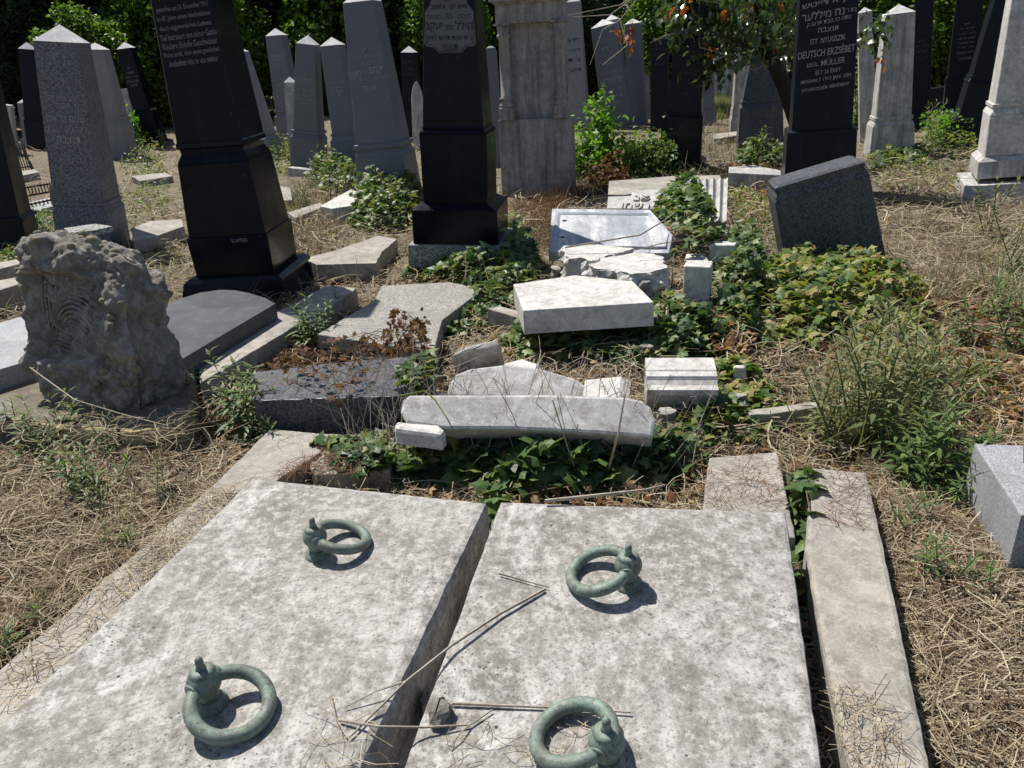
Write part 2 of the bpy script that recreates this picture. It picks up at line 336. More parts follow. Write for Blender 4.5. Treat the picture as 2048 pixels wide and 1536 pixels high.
# ------------------------------------------------------------------ ground
def build_ground():
    xs = np.unique(np.concatenate([np.linspace(-6, 7, 150), np.linspace(-30, 30, 80), np.linspace(-150, 150, 31)]))
    ys = np.unique(np.concatenate([np.linspace(-1, 9, 130), np.linspace(-10, 34, 60), np.linspace(-60, 240, 31)]))
    X, Y = np.meshgrid(xs, ys); Z = gz(X, Y); V = np.stack([X, Y, Z], -1).reshape(-1, 3); nx = len(xs)
    i = np.arange(len(ys)-1)[:, None]*nx+np.arange(nx-1)[None]; F = np.stack([i, i+1, i+nx+1, i+nx], -1).reshape(-1, 4)
    tag(link('ground', npmesh('ground', V, F), 'soil', smooth=True), kind='structure')
build_ground()

# ------------------------------------------------------------------ gravestones standing in rows
G_OB = 'obelisks standing in the old cemetery'
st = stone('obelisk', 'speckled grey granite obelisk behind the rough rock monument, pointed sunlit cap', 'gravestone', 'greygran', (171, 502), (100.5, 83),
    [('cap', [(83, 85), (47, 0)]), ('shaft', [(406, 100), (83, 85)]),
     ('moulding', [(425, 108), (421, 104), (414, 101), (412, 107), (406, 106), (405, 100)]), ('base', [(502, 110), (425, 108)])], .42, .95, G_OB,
    texts=[('shaft', 'פנ', 112, 14, 12), ('shaft', 'הרב המופלג', 196, 62, 12), ('shaft', 'הישר', 213, 26, 11), ('shaft', 'שלום בר אבי', 237, 76, 16), ('shaft', 'נפטר ביום ה טבת', 259, 78, 11), ('shaft', 'תנצבה', 281, 48, 14)], tmat='letterpale')
stone('obelisk', 'big black polished granite obelisk leaning over, with long German inscription', 'gravestone', 'black', (470, 608), (334, 0),
    [('cap', [(-190, 118), (-235, 0)]), ('shaft', [(287, 136), (-190, 118)]),
     ('moulding', [(333, 147), (324, 142), (312, 130), (303, 132), (299, 141), (290, 140), (287, 136)]), ('block', [(479, 158), (333, 147)]),
     ('lower_block', [(560, 158), (480, 166)]), ('plinth', [(608, 218), (567, 200), (560, 186)])], .42, .95, G_OB, tmat='letter',
    texts=[('shaft', 'Adolf Weisz', -15, 88, 13, 0, .05), ('shaft', 'gestorben am 21. December 1911', 12, 108, 12, 0, .05), ('shaft', 'im 67. Jahre seines bescheidenen', 31, 112, 12, 0, .05), ('shaft', 'doch segensreichen Lebens', 51, 108, 12, 0, .05),
           ('shaft', 'Tief betrauert von seiner Gattin', 69, 118, 12, 2, .05), ('shaft', 'Kindern Enkeln Geschwister', 87, 114, 12, 2, .05), ('shaft', 'Ruhe sanft, dein unvergessliches', 106, 116, 12, 2, .05), ('shaft', 'Andenken lebt in uns weiter', 123, 104, 12, 2, .05), ('lower_block', 'KAPFER', 489, 33, 8, 26)])
u = stone('pillar', 'tall black pillar with a grey lettered plaque, standing on a granite foundation', 'gravestone', 'black', (911, 548), (887, 0),
    [('shaft', [(257, 124), (-70, 102)]), ('cap', [(-70, 102), (-95, 0)]),
     ('moulding', [(272, 138), (267, 134), (263, 124), (260, 127), (255, 125)]), ('block', [(411, 131), (272, 137)]),
     ('plinth', [(491, 170), (424, 172), (411, 132)]), ('foundation', [(548, 190), (492, 188)])], .2, .9, partmats={'foundation': 'footgran'})
def plaque(S):
    pts = [(-47, 105), (47, 105)]; out = [(-52, 60), (-53, 88), (-48, 93), (-34, 94), (-24, 106), (24, 106), (34, 94), (48, 93), (53, 88), (52, 60), (50, 38), (50, 22), (38, 4), (28, -40), (-28, -40), (-38, 4), (-50, 22), (-50, 38)]
    mb = MB(); rim = MB()
    def P(x, py, d):
        h, ppm = S.row(py); fy, k = face_at(S, 'shaft', h); return (x/ppm, fy-d, h)
    mb.rings([[P(x, y, -.002) for x, y in out], [P(x, y, .004) for x, y in out], [P(x*.985, 30+(y-30)*.985, .006) for x, y in out]])
    S.pl = mb.build('plaque', 'plaque', S.obj['shaft'])
    orn = MB()
    for sx in (-1, 1):
        for i in range(4):                                  # scallops beside the name and fans in the lower corners
            cx, cy = sx*(42-i*7), 31+(1.2 if i % 2 else 0)
            orn.tube([P(cx+4*math.cos(q), cy+3.6*math.sin(q), .0075) for q in np.linspace(0, 5.6, 12)], .0016, 5)
        for i in range(5): orn.tube([P(sx*(26+i*3.2), 96-i*.3, .0075), P(sx*(24+i*4.4), 104-i*2.2, .0075)], .0016, 5)
        orn.tube([P(sx*49, 40, .0075), P(sx*50, 75, .0075), P(sx*49.5, 89, .0075)], .0018, 5)
        orn.tube([P(sx*46, 68, .0075), P(sx*46, 88, .0075), P(sx*33, 90, .0075), P(sx*22, 103, .0075)], .0018, 5)
    orn.tube([P(-22, 103, .0075), P(22, 103, .0075)], .0018, 5); orn.build('ornament', 'letterblack', S.obj['shaft'])
    for s, py, w, hh, ox in (('פנ', -6, 16, 8, 0), ('איש יקר וחשוב', 13, 74, 11, 0), ('כה', 31, 13, 9, 0), ('הילל', 50, 36, 17, 30), ('בהר', 54, 18, 9, -1), ('יעקב', 53, 36, 17, -32), ('נ שי טבת תרעד לפק', 76, 88, 12, 0), ('תנצבה', 95, 32, 11, 0)):
        h, ppm = S.row(py); fy, k = face_at(S, 'shaft', h); V, F = letters(s)
        MB().add([(ox/ppm+vx*w/ppm, fy+k*vy*hh/ppm-.006-.003*(vz+.5), h+vy*hh/ppm) for vx, vy, vz in V], F).build('lettering', 'letterblack', S.obj['shaft'])
plaque(u)
stone('obelisk', 'tall plain grey granite obelisk rising from ivy beside the black pillar', 'gravestone', 'bluegran', (768, 394), (708, 2),
    [('cap', [(2, 62), (-28, 0)]), ('shaft', [(288, 86), (2, 62)]), ('moulding', [(314, 97), (306, 90), (300, 87), (297, 96), (289, 95), (288, 86)]), ('base', [(394, 100), (314, 97)])], .31, .9, G_OB, tmat='letterpale',
    texts=[('shaft', 'פנ', 101, 10, 7), ('shaft', 'האיש היקר והחשוב', 115, 60, 8), ('shaft', 'כהר', 127, 18, 7), ('shaft', 'פנחס', 142, 30, 12, 19), ('shaft', 'בהר', 146, 14, 6, -4), ('shaft', 'משה', 147, 26, 12, -26), ('shaft', 'נפטר ביום ג טבת תרע לפק', 159, 74, 9), ('shaft', 'תנצבה', 177, 26, 9)])

# ornate limestone stele with two columns
S = stone('stele', 'streaked brown limestone stele with two attached columns and a recessed panel', 'gravestone', 'limestone', (1075, 394), (1060, 26),
    [('back_slab', [(239, 136), (-60, 132)]), ('base_block', [(394, 143), (238, 146)])], .06, .36, partdr={'back_slab': .14})
def ornate(S):
    ppm = S.row(238)[1]; H = lambda y: S.row(y)[0]; w = 134/ppm; f = S.D0/2-w*.14/2; r = S.root; cy = f-.055
    MB().rings([rect(w, .17, H(44), .006, f-.02), rect(w, .17, H(6), .006, f-.02), rect(w*1.03, .21, H(5), .006, f-.02), rect(w*1.06, .24, H(1), .006, f-.02), rect(w*1.13, .30, H(-1), .006, f-.02), rect(w*1.13, .30, H(-9), .006, f-.02), rect(w*.85, .2, H(-50), .006, f-.02)]).build('entablature', 'limestone', r)
    for sx in (-1, 1):
        x = sx*(w/2-.07); k = 1.75
        c = MB().lathe([(H(213), .047*k), (H(209), .05*k), (H(205), .041*k), (H(199), .036*k), (H(197), .046*k), (H(194), .046*k), (H(191), .036*k), (H(74), .033*k), (H(71), .043*k), (H(67), .043*k), (H(64), .034*k), (H(52), .040*k), (H(48), .046*k)], 24, (x, cy, 0)).build('column', 'limestone', r, True)
        MB().rings([rect(.165, .165, H(238)+.001, .006), rect(.165, .165, H(214), .006), rect(.155, .155, H(213), .006)]).build('pedestal', 'limestone', c).location = (x, cy, 0)
        MB().rings([rect(.16, .16, H(48), .005), rect(.18, .18, H(46.5), .005), rect(.18, .18, H(44.2), .005)]).build('capital', 'limestone', c).location = (x, cy, 0)
ornate(S)
inscribe(S, [('back_slab', 'פה נטמן', 104, 66, 9), ('back_slab', 'מרת רבקה', 122, 52, 9), ('back_slab', 'בת משה', 136, 58, 9), ('back_slab', 'נפטרה', 152, 50, 8), ('back_slab', 'תנצבה', 170, 46, 8)], 'limestone')

# middle left cluster
stone('obelisk', 'foremost grey obelisk in the cluster, with a pale foot stone before it', 'gravestone', 'bluegran', (610, 342), (606.5, 88),
    [('cap', [(88, 38), (70, 0)]), ('shaft', [(262, 50), (88, 38)]), ('moulding', [(277, 59), (272, 52), (269, 51), (267, 56), (263, 56), (262, 50)]), ('base', [(342, 59), (277, 58)])], .32, .9, G_OB, tmat='letterpale',
    texts=[('shaft', 'פנ', 150, 8, 6)]+[('shaft', s, y, w, 5) for s, y, w in (('איש תם וישר', 160, 34), ('הולך בדרך טובה', 168, 28), ('מוה דוד בר', 181, 36), ('נפטר בשם טוב', 191, 38), ('יום ב כסלו', 199, 38), ('תנצבה', 207, 18))])
stone('obelisk', 'grey obelisk leaning right, directly left of the tall plain one', 'gravestone', 'bluegran', (695, 340), (655, 91),
    [('cap', [(91, 39), (74, 0)]), ('shaft', [(267, 44), (91, 39)]), ('moulding', [(282, 53), (277, 47), (273, 46), (268, 50), (267, 44)]), ('base', [(340, 55), (282, 53)])], .36, .9, G_OB, tmat='letterpale',
    texts=[('shaft', 'פנ', 150, 8, 6)]+[('shaft', s, y, w, 5) for s, y, w in (('אשה חשובה', 166, 36), ('מרת שרה', 175, 32), ('אשת רבי', 183, 28), ('תנצבה', 190, 18))])
stone('obelisk', 'grey obelisk standing against dark trees, furthest left of the clustered three', 'gravestone', 'bluegran', (583, 296), (543, 71),
    ob((583, 296), (543, 71), 41, 33, 219, 48, cap=15), .38, .9, G_OB, tmat='letterpale', texts=[('shaft', s, y, w, 4) for s, y, w in (('פנ', 92, 7), ('איש ישר', 112, 24), ('נאמן ויקר', 120, 22), ('יצחק בר', 130, 22), ('תנצבה', 170, 18))])
stone('obelisk', 'narrow stained white obelisk squeezed between two grey obelisks', 'gravestone', 'whitestone', (592, 308), (577, 165),
    ob((592, 308), (577, 165), 27, 22, 268, 33, cap=11), .2, .9, G_OB)
stone('obelisk', 'pale grey obelisk half hidden behind the big leaning black one', 'gravestone', 'palegran', (513, 318), (458, 106),
    ob((513, 318), (458, 106), 54, 36, 270, 62, cap=15), .45, .9, G_OB)
stone('foot_stone', 'small low white foot stone before the clustered grey obelisks', 'foot stone', 'whitestone', (601, 352), (600, 338), [('block', [(352, 52), (338, 50)])], .2, .3)
# far left
stone('obelisk', 'plain pale obelisk right behind the speckled grey granite one', 'gravestone', 'palegran', (224, 318), (180, 99), ob((224, 318), (180, 99), 58, 42, 235, 66, cap=14), .35, .9, G_OB)
stone('obelisk', 'slim black polished obelisk leaning right in front of bright foliage', 'gravestone', 'black', (300, 296), (240, 97),
    [('cap', [(97, 29), (84, 0)]), ('shaft', [(218, 33), (97, 29)]), ('moulding', [(229, 40), (224, 35), (221, 38), (218, 34)]), ('block', [(284, 42), (229, 40)]), ('plinth', [(296, 58), (288, 58), (284, 44)])], .4, .9, G_OB,
    texts=[('shaft', s, y, w, 4) for s, y, w in (('פנ', 137, 8), ('משה', 146, 14), ('בר יעקב', 155, 24), ('תנצבה', 163, 24), ('תרעב', 171, 14))])
stone('column_stub', 'thin white stone column standing left of the slim black obelisk', 'gravestone', 'whitestone', (272, 276), (246, 186), [('base', [(276, 22), (252, 21)]), ('shaft', [(252, 13), (192, 10)]), ('capital', [(192, 12), (178, 14)])], .3, .9)
stone('obelisk', 'dark obelisk with bright cap peeping out left behind the speckled granite', 'gravestone', 'blackmatt', (78, 300), (46, 98), ob((78, 300), (46, 98), 40, 28, 230, 44, cap=14), .4, .9, G_OB)
stone('obelisk', 'smallest obelisk in the dark, grey with pale tip, far left', 'gravestone', 'bluegran', (52, 258), (36, 166), ob((52, 258), (36, 166), 20, 16, 225, 24, cap=10), .4, .9, G_OB)
stone('obelisk', 'grey stubby obelisk right of the rusty grave fence', 'gravestone', 'palegran', (66, 296), (42, 206), [('cap', [(206, 22), (197, 0)]), ('shaft', [(296, 34), (206, 23)])], .5, .9, G_OB)
stone('post', 'white square stone post at the far left by the rusty fence', 'gravestone', 'whitestone', (17, 312), (8, 216), [('cap', [(216, 26), (210, 20)]), ('shaft', [(285, 25), (216, 22)]), ('base', [(312, 34), (285, 33)])], .35, .9)
stone('pillar', 'black stone pillar cut off by the left edge, on a stepped base', 'gravestone', 'blackmatt', (-8, 500), (-115, 0),
    [('shaft', [(436, 110), (0, 90)]), ('cap', [(0, 90), (-30, 0)]), ('moulding', [(446, 128), (441, 126), (436, 112)]), ('base', [(484, 122), (446, 118)]), ('plinth', [(500, 150), (484, 148)])], .3, .9)
# behind the black pillar and around
stone('obelisk', 'dark obelisk with pale pointed cap between plain grey one and black pillar', 'gravestone', 'blackmatt', (822, 285), (813, 105), ob((822, 285), (813, 105), 30, 27, 208, 36, cap=13), .3, .9, G_OB, texts=[('shaft', s, y, 20, 4) for s, y in (('פנ', 125), ('משה בר', 138), ('יעקב', 150))], tmat='letterdim')
stone('round_topped_stone', 'pale round-topped stone showing left of the black pillar', 'gravestone', 'whitestone', (838, 300), (832, 175), [('body', [(300, 24), (200, 22), (182, 18), (172, 12), (165, 5), (162, 1)])], .1, .4)
stone('stele', 'slim grey stele in the gap between black pillar and limestone stele', 'gravestone', 'bluegran', (992, 335), (979, 98), [('shaft', [(270, 26), (104, 21), (96, 16), (92, 6)]), ('base', [(335, 34), (270, 33)])], .15, .8)
stone('obelisk', 'tall pale grey obelisk rising behind the limestone stele', 'gravestone', 'palegran', (1155, 262), (1141, 3), [('cap', [(3, 32), (-14, 0)]), ('shaft', [(215, 42), (3, 33)]), ('base', [(262, 48), (215, 46)])], .12, .9, G_OB, texts=[('shaft', s, y, 28, 6) for s, y in (('פנ', 80), ('לאה', 100), ('בת', 120), ('תנצבה', 140))], tmat='letterdim')
stone('obelisk', 'dark grey lettered obelisk tilting over the bright green bush', 'gravestone', 'bluegran', (1237, 256), (1203, 52), [('cap', [(52, 47), (38, 0)]), ('shaft', [(256, 60), (52, 46)])], .14, .9, G_OB, tmat='letterpale',
    texts=[('shaft', s, y, w, h) for s, y, w, h in (('פנ', 97, 22, 4), ('איש', 128, 16, 5), ('זקן ונכבד', 146, 34, 6), ('יהודא', 162, 46, 11), ('בר שמעון', 181, 40, 6), ('נפטר', 193, 34, 5), ('תנצבה', 205, 20, 6))])
stone('obelisk', 'brownish obelisk with pale cap just behind the tilting lettered one', 'gravestone', 'palegran', (1246, 235), (1221, 40), [('cap', [(40, 30), (29, 0)]), ('shaft', [(235, 36), (40, 29)])], .15, .9, G_OB)
stone('obelisk', 'upright plain grey obelisk right of the tilting lettered one', 'gravestone', 'bluegran', (1275, 250), (1264, 47), [('cap', [(47, 32), (37, 0)]), ('shaft', [(192, 32), (47, 31)]), ('base', [(250, 36), (192, 34)])], .12, .9, G_OB)
stone('round_topped_stone', 'grey round-topped stone partly hidden by the upright plain obelisk', 'gravestone', 'palegran', (1291, 232), (1287, 100), [('body', [(232, 20), (104, 17), (97, 13), (92, 5)])], .1, .5)
stone('stele', 'dark lettered stele standing left of the black pillar under the branches', 'gravestone', 'blackmatt', (1318, 262), (1318.5, 78), [('shaft', [(180, 34), (78, 33)]), ('moulding', [(187, 38), (180, 37)]), ('base', [(262, 36), (187, 34)])], .1, .6, texts=[('shaft', s, y, 22, 4) for s, y in (('פנ', 90), ('מרת חיה', 98), ('בת אברהם', 108), ('תנצבה', 128))], tmat='letterdim')
stone('pillar', 'black pillar with a two-line worn inscription on its block, under branches', 'gravestone', 'black', (1356, 346), (1383, 10),
    [('shaft', [(227, 72), (-60, 46)]), ('cap', [(-60, 46), (-80, 0)]), ('moulding', [(235, 82), (231, 76), (227, 75)]), ('block', [(321, 85), (235, 82)]), ('plinth', [(346, 106), (327, 104), (321, 90)])], .06, .9,
    texts=[('block', 'פנ', 257, 13, 9), ('block', 'מרת בת שמואל הלוי', 269, 68, 8), ('shaft', 'תנצבה', 188, 14, 5), ('shaft', 'יצחק בר', 148, 36, 5)], tmat='letterdim')
stone('pillar', 'grey squared pillar on a wide foot, right behind the black pillar', 'gravestone', 'bluegran', (1417, 250), (1413, 60), [('shaft', [(220, 24), (60, 18)]), ('base', [(250, 30), (220, 29)])], .05, .9)
stone('monument', 'broad white monument far back in the sunny clearing', 'gravestone', 'whitestone', (1448, 206), (1450, 95), [('body', [(158, 46), (110, 42), (98, 34), (88, 10)]), ('block', [(186, 52), (158, 52)]), ('foundation', [(206, 54), (186, 53)])], -.04, .6, partmats={'foundation': 'limestone'})
stone('stele', 'narrow tan stele with moulded foot, left of the flat-topped obelisk', 'gravestone', 'limestone', (1484, 272), (1490, 105), [('shaft', [(215, 38), (105, 30)]), ('base', [(232, 42), (215, 40)]), ('foot', [(272, 46), (240, 46), (232, 42)])], -.12, .8)
stone('obelisk', 'wide flat-topped grey granite obelisk by the small tree trunk', 'gravestone', 'darkgran', (1521, 300), (1527, 62),
    [('shaft', [(200, 77), (62, 26)]), ('moulding', [(214, 86), (209, 80), (206, 78), (204, 82), (200, 81)]), ('base', [(300, 93), (214, 86)])], -.07, .9, G_OB)
st = stone('pillar', 'black pillar lettered in Hebrew and Hungarian behind the broken granite block', 'gravestone', 'blackmatt', (1636, 405), (1660, 0),
    [('shaft', [(259, 122), (-150, 118)]), ('cap', [(-150, 118), (-180, 0)]), ('block', [(405, 142), (262, 140), (259, 126)])], -.09, .8, tmat='letterpale',
    texts=[('shaft', 'אגן א דייטש', 4, 108, 13, 0, .1), ('shaft', 'נח מיללער', 26, 86, 17, -11, .08), ('shaft', 'בת ר', 24, 20, 8, 46), ('shaft', 'מתה כב טבת תרעג ק', 43, 88, 10, 2, .1), ('shaft', 'תנצבה', 58, 42, 9, 2, .05),
           ('shaft', 'ITT  NYUGSZIK', 79, 70, 11, 2, .06), ('shaft', 'DEUTSCH ERZSÉBET', 102, 114, 18, 0, .06), ('shaft', 'SZÜL.', 127, 25, 9, -26, .06), ('shaft', 'MÜLLER', 123, 48, 15, 15, .06), ('shaft', 'ÉLT 26 ÉVET', 142, 50, 10, 6, .06), ('shaft', 'MEGHALT 1913 JAN. 1ÉN', 158, 100, 11, 2, .08), ('shaft', 'NYUGODJÉK BÉKÉBEN!', 175, 94, 10, 2, .08)])
stone('stele', 'thin whitish stele half hidden right of the Hungarian-lettered pillar', 'gravestone', 'whitestone', (1738, 285), (1731, 24), [('cap', [(24, 28), (14, 0)]), ('shaft', [(285, 36), (24, 28)])], -.1, .8)
stone('obelisk', 'stained white marble obelisk with pointed cap and ivy at its foot', 'gravestone', 'whitestone', (1783, 312), (1805, 26),
    [('cap', [(26, 60), (7, 0)]), ('shaft', [(232, 71), (26, 59)]), ('moulding', [(252, 84), (247, 79), (243, 74), (240, 77), (234, 77), (232, 71)]), ('base', [(312, 90), (252, 84)])], -.18, .9, G_OB)
stone('obelisk', 'very dark tall obelisk just right of the stained white marble one', 'gravestone', 'blackmatt', (1836, 262), (1852, -60), [('shaft', [(228, 44), (-60, 36)]), ('base', [(262, 52), (228, 50)])], -.05, .9, G_OB, texts=[('shaft', s, y, 24, 5) for s, y in (('פנ', 82), ('מרת', 92), ('שרה', 104), ('תנצבה', 116))], tmat='letterdim')
stone('obelisk', 'dark obelisk with a long faint inscription, in the shade far right', 'gravestone', 'blackmatt', (1920, 262), (1943, -50), [('shaft', [(154, 66), (-50, 48)]), ('moulding', [(162, 74), (154, 72)]), ('base', [(262, 76), (162, 72)])], -.05, .9, G_OB,
    texts=[('shaft', s, y, w, 4) for s, y, w in (('פנ', 48, 12), ('איש יקר רוח', 57, 30), ('הלך בדרך', 67, 34), ('תמים כל ימיו', 76, 34), ('מוה שמואל', 85, 30), ('בר יוסף', 95, 32), ('נפטר בשבת', 105, 34), ('תנצבה', 117, 24))], tmat='letter')
stone('obelisk', 'black obelisk leaning right with a grey sunlit edge, before the white monument', 'gravestone', 'blackmatt', (1952, 296), (2034, -20), [('shaft', [(153, 84), (-20, 70)]), ('moulding', [(166, 96), (160, 90), (153, 90)]), ('block', [(238, 98), (166, 92)]), ('plinth', [(296, 130), (244, 124), (238, 112)])], -.14, .9, G_OB)
stone('block', 'low black stone block under the lit bush far right', 'stone block', 'blackmatt', (1874, 226), (1876, 176), [('block', [(226, 40), (176, 38)])], -.1, .8)
stone('monument', 'large white marble monument with stepped base at the right edge', 'gravestone', 'marble', (2040, 412), (2085, 0),
    [('shaft', [(205, 134), (-140, 92)]), ('cap', [(-140, 92), (-170, 0)]), ('moulding', [(228, 152), (222, 146), (216, 138), (213, 144), (206, 144), (205, 135)]), ('block', [(312, 156), (228, 151)]), ('plinth', [(356, 184), (322, 182), (313, 160)]), ('step', [(412, 236), (366, 232)])], -.16, .9, partmats={'step': 'whitestone', 'plinth': 'whitestone'})
stone('broken_block', 'tilted dark speckled granite block with a moulded top, broken off', 'stone block', 'darkgran', (1673, 535), (1643, 372),
    [('moulded_top', [(378, 190), (371, 186), (365, 178), (357, 182), (352, 182), (348, 170)]), ('body', [(535, 195), (378, 192)])], -.14, .55)
letters('שא שמו'); letters('פנ'); bpy.data.objects.remove(_to)

# ------------------------------------------------------------------ slabs and fragments lying about
def resample(P, step, amp, seed):
    """outline with points every step metres, its edges a little uneven"""
    out = []; n = len(P)
    for i in range(n):
        a, b = P[i], P[(i+1) % n]; L = np.linalg.norm(b-a); k = max(1, int(L/step))
        for j in range(k):
            p = a+(b-a)*j/k
            if amp: p = p+amp*np.array([noise.noise(Vector((p[0]*23+seed, p[1]*23, .3))), noise.noise(Vector((p[0]*23, p[1]*23+seed, 9.1))), 0])
            out.append(p)
    return np.array(out)
def prism(T, th, bev=.008, rough=0.0, seed=0, up=None, layers=2):
    """lofted slab below the outline T (k,3): rounded top arris, sides with optional breakage"""
    c = T.mean(0); n = np.zeros(3)
    for i in range(len(T)): n += np.cross(T[i]-c, T[(i+1) % len(T)]-c)
    n /= np.linalg.norm(n)
    if n[2] < 0: T = T[::-1].copy(); n = -n
    if up is not None: n = np.array(up, float)
    e = np.roll(T, -1, 0)-np.roll(T, 1, 0); e /= np.linalg.norm(e, axis=1)[:, None]+1e-9
    inn = np.cross(n, e)
    rings = []
    def jit(Q, k):
        if not rough: return Q
        return np.array([q+inn[i]*rough*(noise.fractal(Vector(q*14)+Vector((seed, k, 0)), 1, 2, 4)) for i, q in enumerate(Q)])
    for k in range(layers+1):
        Q = T-n*(th-(th-bev)*k/layers); rings.append(jit(Q, k) if 0 < k else Q)
    rings.append(jit(T-n*bev*.3+inn*bev*.3, layers)); rings.append(T+inn*bev*1.1)
    return MB().rings(rings)
def slab(kind, label, cat, mat, px, z, th, bev=.008, amp=.003, rough=0.0, step=.03, group=None, foot=True, layers=2, up=None, parent=None, smooth=False):
    zs = z if isinstance(z, (list, tuple)) else [z]*len(px)
    P = np.array([at(x, y, zz) for (x, y), zz in zip(px, zs)]); T = resample(P, step, amp, len(bpy.data.objects)*.37)
    mb = prism(T, th, bev, rough, len(bpy.data.objects), up, layers); c = P.mean(0); mb.V = [(v[0]-c[0], v[1]-c[1], v[2]-c[2]) for v in mb.V]
    o = tag(mb.build(kind, mat, parent, smooth), label, cat, group); o.location = c
    if foot: FOOT.append(P[:, :2])
    return o

# --- the two tomb slabs with ring pulls
def ext(px, z, far, k):     # carry an edge on towards the viewer
    return None
Lfar = [(505, 953), (700, 974), (975, 1004)]
def slab3(kind, label, cat, mat, P, th, bev, amp, **kw):
    T = resample(np.array(P), .025, amp, 3.3); mb = prism(T, th, bev, kw.get('rough', 0), 5, (0, 0, 1)); c = np.mean(P, 0); mb.V = [tuple(np.array(v)-c) for v in mb.V]
    o = tag(mb.build(kind, mat), label, cat, kw.get('group')); o.location = c; FOOT.append(np.array(P)[:, :2]); return o
def on(P0, P1, k): return P0+(P1-P0)*k
a0, a1, b0, b1 = at(505, 953, .25), at(0, 1442, .25), at(975, 1003, .25), at(722, 1536, .25)
L = np.linalg.norm(b1-b0); tl = slab3('tomb_slab', 'weathered marble tomb slab on the left with two bronze rings', 'tomb slab', 'slab', [a0, a0+(a1-a0)/np.linalg.norm(a1-a0)*L*1.7, b0+(b1-b0)*1.7, b0], .17, .02, .004, group='pair of marble tomb slabs')
LS = lambda x, y: at(x, y, .25)
zR0, zR1 = .285, .215
c0, c1, d0, d1 = at(1000, 1002, zR0), at(805, 1536, zR1), at(1572, 1023, zR0), at(1645, 1536, zR1)
tr_ = slab3('tomb_slab', 'weathered marble tomb slab on the right with black specks and two bronze rings', 'tomb slab', 'slab', [c0, on(c0, c1, 1.8), on(d0, d1, 1.8), d0], .16, .012, .003, group='pair of marble tomb slabs')
nR = np.cross(d0-c0, c1-c0); nR /= np.linalg.norm(nR); nR *= np.sign(nR[2])
def RS(x, y): return atp(x, y, c0, nR)
def ring_pull(label, base, dirpx, on_slab, n, scale=1.0):
    P = on_slab(*base); Q = on_slab(*dirpx); n = np.array(n); d = Q-P; d -= n*np.dot(d, n); d /= np.linalg.norm(d); e = np.cross(n, d)
    r = empty('ring_pull', None, label, 'ring pull', 'bronze ring pulls on the tomb slabs', Matrix(((d[0], e[0], n[0], P[0]), (d[1], e[1], n[1], P[1]), (d[2], e[2], n[2], P[2]), (0, 0, 0, 1))))
    r.scale = (scale,)*3
    MB().lathe([(-.004, .041), (.006, .041), (.010, .036), (.013, .033), (.02, .031), (.024, .026)], 36).build('collar', 'bronze', r, True)
    prof = [(.022, .025), (.034, .025)]+[(.070+.038*math.sin(q), .038*math.cos(q)) for q in np.linspace(-.85, .75, 11)]+[(.098, .0285), (.104, .024), (.106, .019)]
    MB().lathe(prof, 36).build('ball_post', 'bronze', r, True)
    MB().lathe([(.105, .0125), (.113, .010), (.116, .0085), (.124, .0095), (.132, .009), (.138, .0055), (.1395, .001)], 20).build('finial', 'bronze', r, True)
    Rm, rm = .083, .0165; t_ = math.asin((.066-rm)/(2*Rm)); mb = MB(); rings = []
    for i in range(64):
        q = i*2*math.pi/64; cx, cy = Rm*math.cos(q), Rm*math.sin(q)
        lo = np.array((Rm+cx, cy)); rr = []
        for j in range(14):
            p = j*2*math.pi/14; x = (Rm+rm*math.cos(p))*math.cos(q)+Rm; yy = (Rm+rm*math.cos(p))*math.sin(q); z = rm*math.sin(p)
            rr.append((x*math.cos(t_)+z*math.sin(t_), yy, .066-x*math.sin(t_)+z*math.cos(t_)))
        rings.append(rr)
    rings.append(rings[0]); mb.rings(rings, False, False); mb.build('ring', 'bronze', r, True)
    for sx in (-1, 1): MB().lathe([(0, .019), (.004, .021), (.006, .0185)], 20).build('bushing', 'bronze', r, True).matrix_local = Matrix.Translation((0.0, sx*.0335, .066)) @ Matrix.Rotation(-sx*math.pi/2, 4, 'X')
    return r
ring_pull('bronze ring pull at the far end of the left slab, ring lying to the right', (636, 1109), (720, 1083), LS, (0, 0, 1), .93)
ring_pull('bronze ring pull near the viewer on the left slab', (421, 1408), (452, 1425), LS, (0, 0, 1), 1.0)
ring_pull('bronze ring pull at the far end of the right slab, ring lying to the left', (1256, 1168), (1165, 1160), RS, nR, .97)
ring_pull('bronze ring pull near the bottom edge on the right slab', (1213, 1527), (1145, 1490), RS, nR, 1.0)
slab('tomb_base', 'dark stone bed under the pair of tomb slabs', 'tomb base', 'concrete', [(520, 1010), (1560, 1060), (1640, 1700), (60, 1700)], .085, .1, foot=False)

# --- kerbs and paving round the tombs
slab('kerb', 'worn concrete kerb along the left side of the tomb slabs', 'kerb', 'kerb', [(541, 857), (660, 868), (640, 905), (515, 985), (190, 1330), (-60, 1560), (-330, 1640), (0, 1338), (255, 1120), (420, 975)], .10, .12, .006, .006)
slab('paving_slab', 'cracked paving slab behind the left tomb slab, strewn with litter', 'paving slab', 'concrete', [(650, 866), (790, 875), (780, 940), (630, 950), (610, 910)], .085, .1, .006, .012)
slab('paving_slab', 'flat concrete slab behind the right tomb slab, under dry creepers', 'paving slab', 'concrete', [(1418, 915), (1555, 903), (1592, 1075), (1400, 1060)], .13, .1, .006, .006)
rk0, rk1, rk2 = at(1734, 943, .16), at(1863, 1536, .16), at(1624, 934, .16)
slab('kerb', 'broad worn stone kerb to the right of the right tomb slab', 'kerb', 'kerb', [(1624, 934), (1734, 943), (1765, 1075), (1863, 1536), (1910, 1760), (1765, 1760), (1692, 1500), (1643, 1280), (1610, 1090)], .16, .2, .014, .003)
